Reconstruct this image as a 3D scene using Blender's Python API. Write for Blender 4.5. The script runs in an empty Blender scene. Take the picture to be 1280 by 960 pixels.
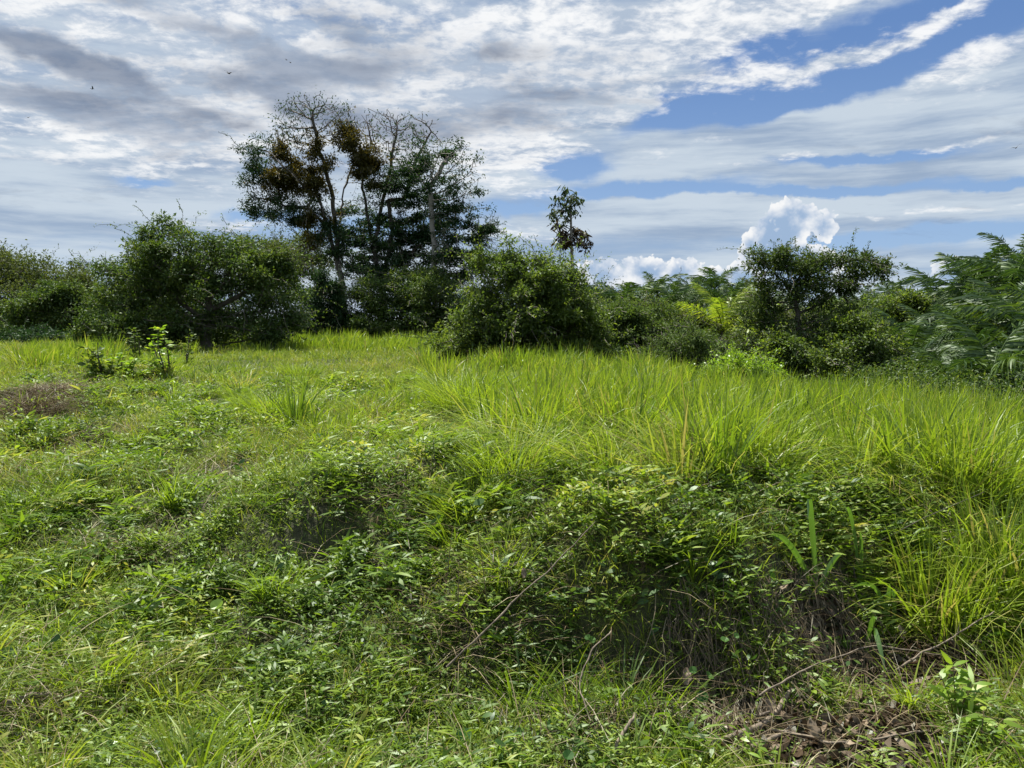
import bpy, math, random, os
import numpy as np
from mathutils import Vector
C = bpy.context.scene.collection
rs = np.random.RandomState(7)
R = math.radians
# ------------------------------------------------------------------ camera frame (1280 x 960 reference)
F, CX, CY, PITCH, EYE = 967.0, 640.0, 480.0, math.radians(4.73), 1.70
cp, sp = math.cos(PITCH), math.sin(PITCH)
def ray(px, py):
    u = (px - CX) / F; v = (CY - py) / F
    return np.array([u, cp + v * sp, -sp + v * cp])
def at(px, py, D):                       # point on a pixel's ray at distance D along +Y
    d = ray(px, py); d = d / d[1]
    return np.array([0, 0, EYE]) + d * D
def azel(px, py):
    d = ray(px, py); d = d / np.linalg.norm(d)
    return math.degrees(math.atan2(d[0], d[1])), math.degrees(math.asin(d[2]))
# ------------------------------------------------------------------ value noise
_perm = rs.rand(256, 256)
def vnoise(x, y, s=1.0, o=0.0):
    x = np.asarray(x) * s + 31.7 + o; y = np.asarray(y) * s + 17.3 - o * 1.7
    xi = np.floor(x).astype(int); yi = np.floor(y).astype(int)
    fx = x - xi; fy = y - yi; fx = fx * fx * (3 - 2 * fx); fy = fy * fy * (3 - 2 * fy)
    g = lambda a, b: _perm[a & 255, b & 255]
    return ((g(xi, yi) * (1 - fx) + g(xi + 1, yi) * fx) * (1 - fy) + (g(xi, yi + 1) * (1 - fx) + g(xi + 1, yi + 1) * fx) * fy) * 2 - 1
def sstep(x, a, b):
    t = np.clip((np.asarray(x, float) - a) / (b - a), 0, 1); return t * t * (3 - 2 * t)
def interp(x, xs, ys): return np.interp(x, xs, ys)
# ------------------------------------------------------------------ terrain
BX = [-6, -3, -1.9, -1.3, -0.8, 0.0, 0.6, 1.2, 1.9, 3.0, 6]
BF = [1.5, 2.0, 2.6, 3.0, 3.0, 2.75, 2.95, 3.1, 3.7, 3.9, 4.4]
BT = [9, 8.2, 7.0, 6.2, 5.6, 4.9, 4.35, 4.25, 4.7, 5.2, 6.2]
def crest(t): return interp(t, [-3, -0.75, -0.12, -0.02, 0.1, 0.3, 0.66, 2], [34, 36, 34, 20, 16, 13, 10, 9])
def height(x, y):
    x = np.asarray(x, float); y = np.asarray(y, float)
    top = 0.70 - 0.36 * sstep(x, 0.7, 4.5) + 0.05 * sstep(-x, 3, 12)
    f = interp(x, BX, BF); t = interp(x, BX, BT)
    k = sstep(y, f, t)
    z = top * k
    z = z + 0.05 * sstep(-x, 0.5, 4) * (1 - k)
    near = np.exp(-np.maximum(y - 3, 0) / 9)
    z = z + (0.075 * vnoise(x, y, 0.9, 3) + 0.065 * vnoise(x, y, 2.1, 9)) * (0.35 + 0.65 * near) + 0.035 * vnoise(x, y, 4.6, 5) * near
    z = z + 0.05 * vnoise(x, y, 0.28, 11)
    # lumps: turf hummocks and hollows
    for (lx, ly, rx, ry, a) in LUMPS:
        z = z + a * np.exp(-((x - lx) / rx) ** 2 - ((y - ly) / ry) ** 2)
    tt = x / np.maximum(y, 0.5)
    c = np.where(y > 0.5, crest(tt), 34)
    d = np.hypot(x, y) - c
    z = z - 4.2 * sstep(d, 0.5, 14) * (y > 0) - 0.08 * sstep(d, -3, 1)
    z = z + 0.6 * vnoise(x, y, 0.03, 2) * sstep(d, 15, 60)
    return z
LUMPS = []
def ground_at(px, py, lift=0.0):
    d = ray(px, py); d = d / d[1]; y = np.arange(1.2, 60, 0.01)
    z = EYE + d[2] * y
    h = height(d[0] * y, y) + lift
    i = np.argmax(z < h)
    if not (z < h).any(): i = len(y) - 1
    return np.array([d[0] * y[i], y[i], z[i]])
for (px, py, rx, ry, a, dy) in [(395, 650, .42, .28, .07, .35), (402, 690, .26, .13, -.26, 0), (830, 850, .5, .16, -.20, .05), (1110, 760, .3, .12, -.14, 0), (455, 720, .16, .10, -.14, 0), (330, 800, .14, .09, -.12, 0), (690, 800, .2, .1, -.12, 0), (440, 610, .5, .35, .10, 0),
        (800, 690, .45, .25, .10, .1), (60, 490, .9, .5, .16, .6), (60, 520, .7, .35, -.08, 0), (125, 545, .6, .35, .12, .2), (170, 485, .8, .4, .14, .6),
        (180, 505, .5, .3, -.14, 0), (1120, 850, .4, .3, -.08, 0), (640, 860, .35, .2, -.06, 0), (250, 640, .4, .25, .06, .1), (330, 640, .35, .2, .07, .1),
        (590, 590, .4, .3, .07, .1), (300, 790, .3, .2, -.05, 0), (120, 470, .9, .5, .10, .3)]:
    g = ground_at(px, py); LUMPS.append((g[0], g[1] + dy, rx, ry, a))
def gnormal(x, y, e=0.04):
    n = np.stack([-(height(x + e, y) - height(x - e, y)) / (2 * e), -(height(x, y + e) - height(x, y - e)) / (2 * e), np.ones_like(x)], -1)
    return n / np.linalg.norm(n, axis=-1, keepdims=True)
# ------------------------------------------------------------------ mesh helpers
def norm(v): return v / np.maximum(np.linalg.norm(v, axis=-1, keepdims=True), 1e-9)
class MB:
    def __init__(s): s.v = []; s.f = []; s.t = []; s.n = 0
    def add(s, V, Q, T=None):
        V = np.asarray(V, np.float32).reshape(-1, 3); Q = np.asarray(Q, np.int64).reshape(-1, 4)
        if T is None: T = np.full(len(V), .5)
        s.v.append(V); s.f.append(Q + s.n); s.t.append(np.asarray(T, np.float32).reshape(-1)); s.n += len(V)
    def strips(s, V, T):                 # V (N, K, 2, 3) ribbons, T (N,) tint
        N, K = V.shape[:2]
        b = (np.arange(N) * K * 2)[:, None]; k = np.arange(K - 1)[None, :] * 2
        a = b + k; Q = np.stack([a, a + 1, a + 3, a + 2], -1).reshape(-1, 4)
        s.add(V, Q, np.repeat(T, K * 2))
    def build(s, name, mat, parent=None, smooth=False):
        me = bpy.data.meshes.new(name)
        if s.n:
            V = np.concatenate(s.v); Q = np.concatenate(s.f).astype(np.int32); T = np.concatenate(s.t)
            me.vertices.add(len(V)); me.vertices.foreach_set('co', V.ravel())
            me.loops.add(Q.size); me.loops.foreach_set('vertex_index', Q.ravel())
            me.polygons.add(len(Q)); me.polygons.foreach_set('loop_start', np.arange(len(Q), dtype=np.int32) * 4)
            me.polygons.foreach_set('loop_total', np.full(len(Q), 4, np.int32))
            if smooth: me.polygons.foreach_set('use_smooth', np.ones(len(Q), bool))
            at_ = me.attributes.new('tint', 'FLOAT', 'POINT'); at_.data.foreach_set('value', T)
            me.update(calc_edges=True)
        me.materials.append(mat)
        o = bpy.data.objects.new(name, me); C.objects.link(o)
        if parent is not None: o.parent = parent
        return o
    def shift(s, p):
        s.v = [v - np.asarray(p, np.float32) for v in s.v]; return s
def thing(name, label, cat, loc=(0, 0, 0), rz=0.0, group=None, sc=1.0):
    o = bpy.data.objects.new(name, None); C.objects.link(o); o.location = loc; o.rotation_euler = (0, 0, rz); o.scale = (sc,) * 3
    o['label'] = label; o['category'] = cat
    if group: o['group'] = group
    return o
def tag(o, label, cat, group=None):
    o['label'] = label; o['category'] = cat
    if group: o['group'] = group
    return o
def stuff(o, label, cat): tag(o, label, cat); o['kind'] = 'stuff'; return o
def copy_tree(o, parent=None):
    c = o.copy(); C.objects.link(c); c.parent = parent
    for ch in list(o.children): copy_tree(ch, c)
    return c
def blades(mb, P, H, W, az, lean, bend, tint, seg=3, flat=0.15, face=None):
    """curved ribbons: P base (N,3), az heading, lean / bend = sideways travel as shares of H"""
    N = len(P); t = np.linspace(0, 1, seg + 1)[None, :, None]
    h = np.stack([np.cos(az), np.sin(az), 0 * az], -1)[:, None, :]
    H_ = H[:, None, None]; ln = lean[:, None, None]; bd = bend[:, None, None]
    up = np.array([0, 0, 1.0])
    drop = np.clip(bd, 0, 1.6)
    c = P[:, None, :] + h * H_ * (ln * t + bd * t * t) + up * H_ * (t - 0.55 * drop * t * t * t)
    fa = az + np.pi / 2 if face is None else face
    s_ = np.stack([np.cos(fa), np.sin(fa), 0 * az], -1)[:, None, :]
    w = W[:, None, None] * 0.5 * np.clip((0.75 + 1.1 * t - 1.85 * t ** 2.2), 0.03, 1)
    V = np.stack([c - s_ * w, c + s_ * w], 2)
    mb.strips(V, tint)
def leaves(mb, P, D, Nn, L, W, tint, stations=(0, .4, .75, 1), prof=(.12, 1, .7, .04), curl=0.2):
    D = norm(D); S = norm(np.cross(D, Nn)); U = norm(np.cross(S, D))
    t = np.array(stations)[None, :, None]; w = (np.array(prof)[None, :, None]) * W[:, None, None] * .5
    c = P[:, None, :] + D[:, None, :] * L[:, None, None] * t - U[:, None, :] * (L[:, None, None] * curl * t * t)
    V = np.stack([c - S[:, None, :] * w, c + S[:, None, :] * w], 2)
    mb.strips(V, tint)
def leafquad(mb, P, D, Nn, L, W, tint, fold=0.12):
    """one folded quad per leaf: base, left, tip, right"""
    D = norm(D); S = norm(np.cross(D, Nn)); U = norm(np.cross(S, D))
    L = L[:, None]; W = W[:, None]
    V = np.stack([P, P + D * L * .5 - S * W * .5 + U * L * fold, P + D * L, P + D * L * .5 + S * W * .5 + U * L * fold], 1)
    Q = np.arange(len(P) * 4).reshape(-1, 4)
    mb.add(V, Q, np.repeat(tint, 4))
def tube(mb, pts, rad, sides=6, tint=.5):
    pts = np.asarray(pts, float); n = len(pts); rad = np.broadcast_to(np.asarray(rad, float), (n,))
    T = np.gradient(pts, axis=0); T = norm(T)
    ref = np.array([0.3, 0.2, 1.0]); A = norm(np.cross(T, ref)); B = np.cross(T, A)
    a = np.linspace(0, 2 * np.pi, sides, endpoint=False)
    V = pts[:, None] + rad[:, None, None] * (np.cos(a)[None, :, None] * A[:, None] + np.sin(a)[None, :, None] * B[:, None])
    i = np.arange(n - 1)[:, None] * sides; j = np.arange(sides)[None]; k = (j + 1) % sides
    Q = np.stack([i + j, i + k, i + sides + k, i + sides + j], -1)
    mb.add(V, Q, np.full(n * sides, tint))
def rdir(n, zb=0.0, rs_=None):
    r = rs_ or rs
    v = r.normal(size=(n, 3)); v = norm(v); v[:, 2] += zb; return norm(v)
# ------------------------------------------------------------------ materials
def new_mat(name):
    m = bpy.data.materials.new(name); m.use_nodes = True; nt = m.node_tree; nt.nodes.clear(); return m, nt
def ramp(nt, stops):
    r = nt.nodes.new('ShaderNodeValToRGB'); e = r.color_ramp.elements
    while len(e) < len(stops): e.new(.5)
    for i, (p, c) in enumerate(stops): e[i].position = p; e[i].color = (*c, 1)
    return r
def leaf_mat(name, stops, trans=.45, gloss=.06, rough=.4, tcol=(1.25, 1.3, .6), nscale=1.5, namp=.25):
    m, nt = new_mat(name); N = nt.nodes; L = nt.links
    a = N.new('ShaderNodeAttribute'); a.attribute_name = 'tint'
    g = N.new('ShaderNodeNewGeometry'); no = N.new('ShaderNodeTexNoise'); no.inputs['Scale'].default_value = nscale; no.inputs['Detail'].default_value = 3
    L.new(g.outputs['Position'], no.inputs['Vector'])
    ma = N.new('ShaderNodeMath'); ma.operation = 'MULTIPLY_ADD'; L.new(no.outputs['Fac'], ma.inputs[0]); ma.inputs[1].default_value = namp * 2
    mb_ = N.new('ShaderNodeMath'); mb_.operation = 'SUBTRACT'; L.new(a.outputs['Fac'], mb_.inputs[0]); mb_.inputs[1].default_value = namp; L.new(mb_.outputs[0], ma.inputs[2])
    r = ramp(nt, stops); L.new(ma.outputs[0], r.inputs[0])
    d = N.new('ShaderNodeBsdfDiffuse'); L.new(r.outputs[0], d.inputs[0])
    t = N.new('ShaderNodeBsdfTranslucent')
    mc = N.new('ShaderNodeMix'); mc.data_type = 'RGBA'; mc.blend_type = 'MULTIPLY'; mc.inputs[0].default_value = 1
    L.new(r.outputs[0], mc.inputs[6]); mc.inputs[7].default_value = (*tcol, 1); L.new(mc.outputs[2], t.inputs[0])
    m1 = N.new('ShaderNodeMixShader'); m1.inputs[0].default_value = trans; L.new(d.outputs[0], m1.inputs[1]); L.new(t.outputs[0], m1.inputs[2])
    gl = N.new('ShaderNodeBsdfGlossy'); gl.inputs['Roughness'].default_value = rough; gl.inputs[0].default_value = (.5, .55, .5, 1)
    m2 = N.new('ShaderNodeMixShader'); m2.inputs[0].default_value = gloss; L.new(m1.outputs[0], m2.inputs[1]); L.new(gl.outputs[0], m2.inputs[2])
    o = N.new('ShaderNodeOutputMaterial'); L.new(m2.outputs[0], o.inputs[0])
    return m
def rough_mat(name, stops, scale=8, rough=.85, bump=.3, stretch=(1, 1, 1)):
    m, nt = new_mat(name); N = nt.nodes; L = nt.links
    g = N.new('ShaderNodeTexCoord'); mp = N.new('ShaderNodeMapping'); mp.inputs['Scale'].default_value = stretch
    L.new(g.outputs['Object'], mp.inputs[0])
    no = N.new('ShaderNodeTexNoise'); no.inputs['Scale'].default_value = scale; no.inputs['Detail'].default_value = 6; no.inputs['Roughness'].default_value = .65
    L.new(mp.outputs[0], no.inputs['Vector']); r = ramp(nt, stops); L.new(no.outputs['Fac'], r.inputs[0])
    b = N.new('ShaderNodeBsdfPrincipled'); b.inputs['Roughness'].default_value = rough; L.new(r.outputs[0], b.inputs['Base Color'])
    bp = N.new('ShaderNodeBump'); bp.inputs['Strength'].default_value = bump; bp.inputs['Distance'].default_value = .02; L.new(no.outputs['Fac'], bp.inputs['Height']); L.new(bp.outputs[0], b.inputs['Normal'])
    o = N.new('ShaderNodeOutputMaterial'); L.new(b.outputs[0], o.inputs[0]); return m
M = {}
M['tall'] = leaf_mat('tall_grass_blades', [(0, (.05, .10, .015)), (.3, (.15, .23, .02)), (.7, (.24, .32, .028)), (.92, (.31, .34, .06)), (1, (.30, .26, .11))], trans=.5, gloss=.05, rough=.45)
M['lawn'] = leaf_mat('short_grass_blades', [(0, (.06, .13, .015)), (.35, (.15, .21, .026)), (.7, (.235, .28, .04)), (.92, (.30, .28, .09)), (1, (.32, .26, .13))], trans=.45, gloss=.04, rough=.5, nscale=.9)
M['weed'] = leaf_mat('weed_leaves', [(0, (.035, .07, .014)), (.4, (.11, .185, .022)), (.8, (.22, .305, .036)), (1, (.36, .36, .08))], trans=.42, gloss=.05, rough=.48, nscale=1.2)
M['broad'] = leaf_mat('broad_blade_leaves', [(0, (.05, .11, .02)), (.6, (.11, .21, .035)), (1, (.2, .32, .06))], trans=.4, gloss=.12, rough=.35)
M['bright'] = leaf_mat('bright_young_leaves', [(0, (.12, .2, .02)), (.6, (.2, .32, .03)), (1, (.35, .42, .06))], trans=.5, gloss=.06)
M['heart'] = leaf_mat('heart_leaves', [(0, (.02, .07, .015)), (.6, (.06, .13, .03)), (1, (.12, .2, .04))], trans=.35, gloss=.02, rough=.5)
M['straw'] = leaf_mat('dry_straw', [(0, (.045, .032, .02)), (.5, (.16, .12, .07)), (1, (.40, .34, .22))], trans=.15, gloss=.03, tcol=(1, 1, .9))
M['litter'] = leaf_mat('dead_leaves', [(0, (.03, .02, .012)), (.5, (.085, .06, .038)), (1, (.26, .20, .14))], trans=.15, gloss=.04, tcol=(1.1, .9, .7), nscale=12)
G = lambda a, b, c: [(0, a), (.5, b), (1, c)]
M['bush'] = leaf_mat('bush_leaves', G((.022, .048, .011), (.060, .105, .020), (.19, .23, .04)), trans=.38, rough=.55, gloss=.05, nscale=.5)
M['bushmid'] = leaf_mat('broadleaf_leaves', G((.028, .050, .012), (.085, .135, .025), (.22, .27, .045)), trans=.45, rough=.55, gloss=.05, nscale=.9)
M['dark'] = leaf_mat('dark_leaves', G((.010, .030, .012), (.022, .055, .018), (.06, .095, .03)), trans=.3, rough=.55, gloss=.04, nscale=.4)
M['olive'] = leaf_mat('olive_leaves', G((.032, .05, .014), (.075, .10, .028), (.15, .165, .05)), trans=.35, rough=.6, gloss=.03, nscale=.35)
M['vine'] = leaf_mat('rusty_leaves', G((.03, .035, .010), (.075, .072, .018), (.15, .13, .03)), trans=.35, gloss=.04, nscale=.5, tcol=(1.4, 1.15, .5))
M['fern'] = leaf_mat('feathery_leaves', G((.03, .055, .014), (.075, .12, .028), (.14, .19, .05)), trans=.35, gloss=.03, rough=.6, nscale=1.2)
M['rbush'] = leaf_mat('maroon_tinged_leaves', G((.024, .036, .010), (.048, .082, .018), (.12, .15, .035)), trans=.36, rough=.6, gloss=.03, nscale=1.0)
M['palm'] = leaf_mat('palm_leaflets', G((.018, .045, .014), (.040, .078, .018), (.12, .18, .04)), trans=.3, gloss=.06, rough=.5, nscale=.6)
M['ypalm'] = leaf_mat('young_palm_leaflets', G((.12, .2, .02), (.22, .30, .03), (.36, .38, .05)), trans=.5, gloss=.06)
M['cecro'] = leaf_mat('drooping_leaves', G((.018, .032, .012), (.032, .055, .02), (.07, .10, .03)), trans=.3, gloss=.03, rough=.6)
M['cecrod'] = leaf_mat('dark_drooping_leaves', G((.02, .012, .008), (.04, .025, .012), (.07, .05, .02)), trans=.3, gloss=.05)
M['narrow'] = leaf_mat('narrow_leaved_grass', [(0, (.04, .09, .012)), (.4, (.13, .215, .022)), (.8, (.245, .34, .035)), (1, (.36, .34, .11))], trans=.48, gloss=.05, rough=.45, nscale=1.2)
M['ovate'] = leaf_mat('ovate_weed_leaves', [(0, (.02, .055, .014)), (.5, (.055, .115, .022)), (1, (.13, .20, .035))], trans=.38, gloss=.05, rough=.45)
M['bark'] = rough_mat('bark', [(.3, (.05, .04, .03)), (.7, (.14, .12, .10))], 5, stretch=(1, 1, .25))
M['barkpale'] = rough_mat('pale_bark', [(.3, (.16, .14, .12)), (.7, (.36, .33, .29))], 5, stretch=(1, 1, .25))
M['stick'] = rough_mat('dead_wood', [(.3, (.07, .052, .038)), (.7, (.26, .21, .15))], 30)
M['bird'] = rough_mat('dark_feathers', [(.3, (.015, .014, .013)), (.7, (.03, .028, .026))], 20)
# ------------------------------------------------------------------ sky (world-space procedural clouds over a Nishita sky)
SUN_AZ, SUN_EL, SUN_STR, SKY_STR, EXPO = -30.0, 63.0, 5.0, 0.10, 1.0
w = bpy.data.worlds.new('World'); bpy.context.scene.world = w; w.use_nodes = True
nt = w.node_tree; nt.nodes.clear(); WN = nt.nodes; WL = nt.links
class E:
    def __init__(s, sock): s.s = sock
    def _m(op, *a, clamp=False):
        n = WN.new('ShaderNodeMath'); n.operation = op; n.use_clamp = clamp
        for i, x in enumerate(a):
            if isinstance(x, E): WL.new(x.s, n.inputs[i])
            else: n.inputs[i].default_value = float(x)
        return E(n.outputs[0])
    def __add__(s, o): return E._m('ADD', s, o)
    __radd__ = __add__
    def __mul__(s, o): return E._m('MULTIPLY', s, o)
    __rmul__ = __mul__
    def __sub__(s, o): return E._m('SUBTRACT', s, o)
    def __rsub__(s, o): return E._m('SUBTRACT', o, s)
    def __truediv__(s, o): return E._m('DIVIDE', s, o)
    def __rtruediv__(s, o): return E._m('DIVIDE', o, s)
def mr(x, a, b, lo=0., hi=1.):
    n = WN.new('ShaderNodeMapRange'); n.interpolation_type = 'SMOOTHSTEP'; WL.new(x.s, n.inputs[0])
    n.inputs[1].default_value = a; n.inputs[2].default_value = b; n.inputs[3].default_value = lo; n.inputs[4].default_value = hi
    return E(n.outputs[0])
def vec(x, y, z=0.):
    n = WN.new('ShaderNodeCombineXYZ')
    for i, q in enumerate((x, y, z)):
        if isinstance(q, E): WL.new(q.s, n.inputs[i])
        else: n.inputs[i].default_value = q
    return n.outputs[0]
def noise(v, sc, det=5, rough=.55, dist=0., lac=2.):
    n = WN.new('ShaderNodeTexNoise'); n.noise_dimensions = '3D'; WL.new(v, n.inputs['Vector'])
    n.inputs['Scale'].default_value = sc; n.inputs['Detail'].default_value = det; n.inputs['Roughness'].default_value = rough
    n.inputs['Distortion'].default_value = dist; n.inputs['Lacunarity'].default_value = lac
    return E(n.outputs['Fac'])
def col(c):
    n = WN.new('ShaderNodeRGB'); n.outputs[0].default_value = (*c, 1); return n.outputs[0]
def mix(f, a, b):
    n = WN.new('ShaderNodeMix'); n.data_type = 'RGBA'; WL.new(f.s, n.inputs[0]); WL.new(a, n.inputs[6]); WL.new(b, n.inputs[7]); return n.outputs[2]
def lin(r, g, b, k=None):
    f = lambda c: ((c / 255 + .055) / 1.055) ** 2.4 if c > 10 else c / 255 / 12.92
    return tuple(f(c) / SKY_STR / 2 ** EXPO for c in (r, g, b))
tc = WN.new('ShaderNodeTexCoord'); nm = WN.new('ShaderNodeVectorMath'); nm.operation = 'NORMALIZE'; WL.new(tc.outputs['Generated'], nm.inputs[0])
sx = WN.new('ShaderNodeSeparateXYZ'); WL.new(nm.outputs[0], sx.inputs[0])
X, Y, Z = E(sx.outputs[0]), E(sx.outputs[1]), E(sx.outputs[2])
AZ = E._m('ARCTAN2', X, Y) * 57.2958; EL = E._m('ARCSINE', Z) * 57.2958
zz = E._m('MAXIMUM', Z, 0.0) + 0.13
PX_, PY_ = X / zz, Y / zz
# domain warp shared by every cloud mask
wv = vec(AZ * .06, EL * .10, 0.)
w1 = noise(wv, 1.0, 4, .6) - .5; w2 = noise(vec(AZ * .06, EL * .10, 7.3), 1.0, 4, .6) - .5
w3 = noise(vec(AZ * .35, EL * .55, 3.), 1.0, 5, .6) - .5
w4 = noise(vec(AZ * .35, EL * .55, 13.), 1.0, 5, .6) - .5
AW = AZ + w1 * 9. + w3 * 2.6; EW = EL + w2 * 3.6 + w4 * 1.6
def blob(px, py, rx, ry, rot=0., warp=True, amp=1.):
    """soft elliptical patch given by its reference position; becomes azimuth / elevation in the sky"""
    a, e = azel(px, py); k = 57.3 / F
    A, B = (AW, EW) if warp else (AZ, EL)
    c, s_ = math.cos(R(rot)), math.sin(R(rot))
    da, de = A - a, B - e
    u = (da * c + de * s_) * (1 / (rx * k)); v = (de * c - da * s_) * (1 / (ry * k))
    return E._m('EXPONENT', (u * u + v * v) * -1.) * amp
def total(lst):
    t = None
    for q in lst: t = q if t is None else t + q
    return t
sky = WN.new('ShaderNodeTexSky'); sky.sky_type = 'NISHITA'; sky.sun_disc = False; sky.sun_elevation = R(SUN_EL); sky.sun_rotation = R(SUN_AZ)
sky.air_density = 1.0; sky.dust_density = .6; sky.ozone_density = 2.0
# deep blue of the open patches, paler towards the horizon
base = sky.outputs[0]
blue = mix(mr(EL, 1., 20.), col(lin(140, 172, 214)), col(lin(84, 122, 180)))
base = mix(E._m('ADD', 0.0, .85), base, blue)
# 1. smooth high veil, long flat streaks
st = noise(vec(AZ * .022 + w1 * .5, EL * .16 + w2 * .5, 1.), 1.0, 7, .58)
st2 = noise(vec(AZ * .05 + w1 * .3, EL * .45 + w2 * .6, 5.), 1.0, 6, .6)
holes = total([blob(1160, 25, 170, 24, 8, amp=.85), blob(870, 118, 80, 15, 22), blob(1000, 108, 160, 17, 10), blob(905, 55, 60, 12, 5), blob(715, 212, 55, 15), blob(640, 268, 70, 9),
               blob(790, 240, 120, 9, 3), blob(1080, 192, 90, 7), blob(340, 268, 60, 8), blob(190, 231, 40, 5), blob(470, 285, 110, 9), blob(1230, 232, 60, 6), blob(1130, 300, 120, 10),
               blob(1020, 235, 120, 6)])
veil = mr(st * .8 + st2 * .6 + .08 - holes * .75 + blob(1080, 150, 220, 34, 3, amp=.3) + blob(690, 130, 130, 45, amp=.4) + blob(850, 265, 200, 20, amp=.25) + blob(200, 230, 330, 60, amp=.3), .42, .86)
veilc = mix(mr(st2, .34, .60), col(lin(152, 172, 198)), col(lin(205, 217, 228)))
c1 = mix(veil * .93, base, veilc)
# 2. broken altocumulus with fine ragged texture (on a cloud plane, so it shrinks towards the horizon)
q = vec(PX_ * 1.0 + w3 * .05, PY_ * 1.35 + w4 * .05, 0.)
n1 = noise(q, 1.7, 9, .60, .25); n2 = noise(q, 6.0, 9, .66, .35); n3 = noise(vec(PX_ * 1.3 + w4 * .04, PY_ * 1.1 + w3 * .04, 9.), 15., 7, .6, .3)
cover = total([blob(330, 60, 420, 130, -6, amp=.52), blob(740, 40, 190, 60, 5, amp=.42), blob(650, 195, 75, 55, amp=.30), blob(990, 12, 120, 16, 5, amp=.46), blob(930, 92, 85, 15, 10, amp=.44), blob(860, 60, 60, 16, 5, amp=.3), blob(1240, 110, 60, 14, 10, amp=.25),
               blob(1045, 66, 55, 10, 12, amp=.46), blob(1150, 42, 90, 10, 14, amp=.46), blob(1190, 10, 60, 6, 10, amp=.3), blob(1215, 72, 110, 20, 14, amp=.40), blob(965, 196, 70, 8, 6, amp=.36), blob(760, 60, 90, 40, amp=.2),
               blob(1180, 178, 70, 6, 3, amp=.30), blob(1130, 268, 160, 6, amp=.30), blob(280, 278, 90, 8, amp=.22), blob(640, 300, 130, 14, amp=.25), blob(90, 160, 260, 60, -4, amp=.3),
               blob(560, 150, 120, 40, amp=.25), blob(870, 180, 60, 14, 20, amp=.2)])
alto = mr(n1 * .62 + n2 * .58 + (n3 - .5) * .34 - .04 + cover - total([blob(700, 215, 60, 16), blob(640, 268, 70, 9), blob(870, 122, 70, 10, 22)]) * .22, .78, 1.10)
brk = mr(n2 * .55 + n1 * .35 + n3 * .3, .50, .68)
altoc = mix(brk, col(lin(176, 191, 211)), col(lin(251, 252, 253)))
c2 = mix(alto * .96, c1, altoc)
# 3. grey shaded bellies
gn = noise(vec(PX_ * 1.0 + w1 * .4, PY_ * 1.9 + w2 * .5, 4.), 1.15, 8, .6, .2)
gm = total([blob(400, 92, 100, 24, 4, amp=.42), blob(330, 128, 110, 16, -8, amp=.34), blob(90, 150, 190, 20, -10, amp=.40), blob(250, 38, 150, 18, -14, amp=.28), blob(50, 75, 130, 18, -22, amp=.26),
            blob(690, 128, 120, 28, amp=.30), blob(480, 165, 160, 24, amp=.22), blob(150, 110, 130, 12, -18, amp=.24), blob(440, 40, 60, 22, -20, amp=.2), blob(100, 230, 260, 40, amp=.03), blob(30, 290, 200, 40, amp=.03), blob(630, 60, 40, 16, amp=.2)])
grey = mr(gn * .95 + (n2 - .5) * .45 + (n3 - .5) * .16 + gm * 1.15, .56, .96)
c3 = mix(grey * .86, c2, mix(mr(gn, .35, .7), col(lin(158, 172, 193)), col(lin(112, 126, 150))))
# 4. cumulus towers low over the horizon: billowed edge, bright rims, blue-grey bodies
bil = noise(vec(AZ * 1.0, EL * 1.0, 2.), .55, 7, .52) - .5
vo = WN.new('ShaderNodeTexVoronoi'); vo.feature = 'SMOOTH_F1'; vo.inputs['Scale'].default_value = 1.25; vo.inputs['Smoothness'].default_value = .35
vo.inputs['Detail'].default_value = 2.5; vo.inputs['Roughness'].default_value = .55
WL.new(vec(AZ + bil * 1.2, EL + bil * 1.2, 0.), vo.inputs['Vector']); VB = .5 - E(vo.outputs['Distance'])
cl = [(985, 280, 38, 36), (1026, 284, 26, 24), (965, 316, 46, 42), (1000, 340, 60, 45), (930, 350, 34, 30), (760, 345, 40, 26), (810, 340, 44, 26), (855, 345, 40, 26), (895, 350, 34, 22), (800, 372, 150, 30), (735, 335, 22, 14), (1190, 345, 34, 26), (1225, 370, 60, 24), (1150, 372, 50, 14)]
def hard(px, py, rx, ry):
    a, e = azel(px, py); k = 57.3 / F; u = (AZ - a) * (1 / (rx * k)); v = (EL - e) * (1 / (ry * k))
    return 1. - E._m('SQRT', u * u + v * v)
cf = None
for p_ in cl:
    h_ = hard(*p_) * (min(p_[2], p_[3]) / 36.)
    cf = h_ if cf is None else E._m('SMOOTH_MAX', cf, h_, .25)
D_ = cf + VB * .30 + bil * .6
cum = mr(D_, .0, .07)
rim = 1. - mr(D_ + bil * 1.5 - VB * .5, .05, .85)
fl = mr(VB * 1.2 + bil * 2.0, -.2, .55)
low = mr(EL, 1.6, 4.4)
bodyc = mix(fl * low, col(lin(158, 183, 214)), col(lin(238, 242, 247)))
cumc = mix(E._m('MULTIPLY', rim, mr(EL, .6, 3.5, .45, 1.), clamp=True), bodyc, col(lin(248, 249, 250)))
c4 = mix(cum * mr(EL, .3, 1.6), c3, cumc)
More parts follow.
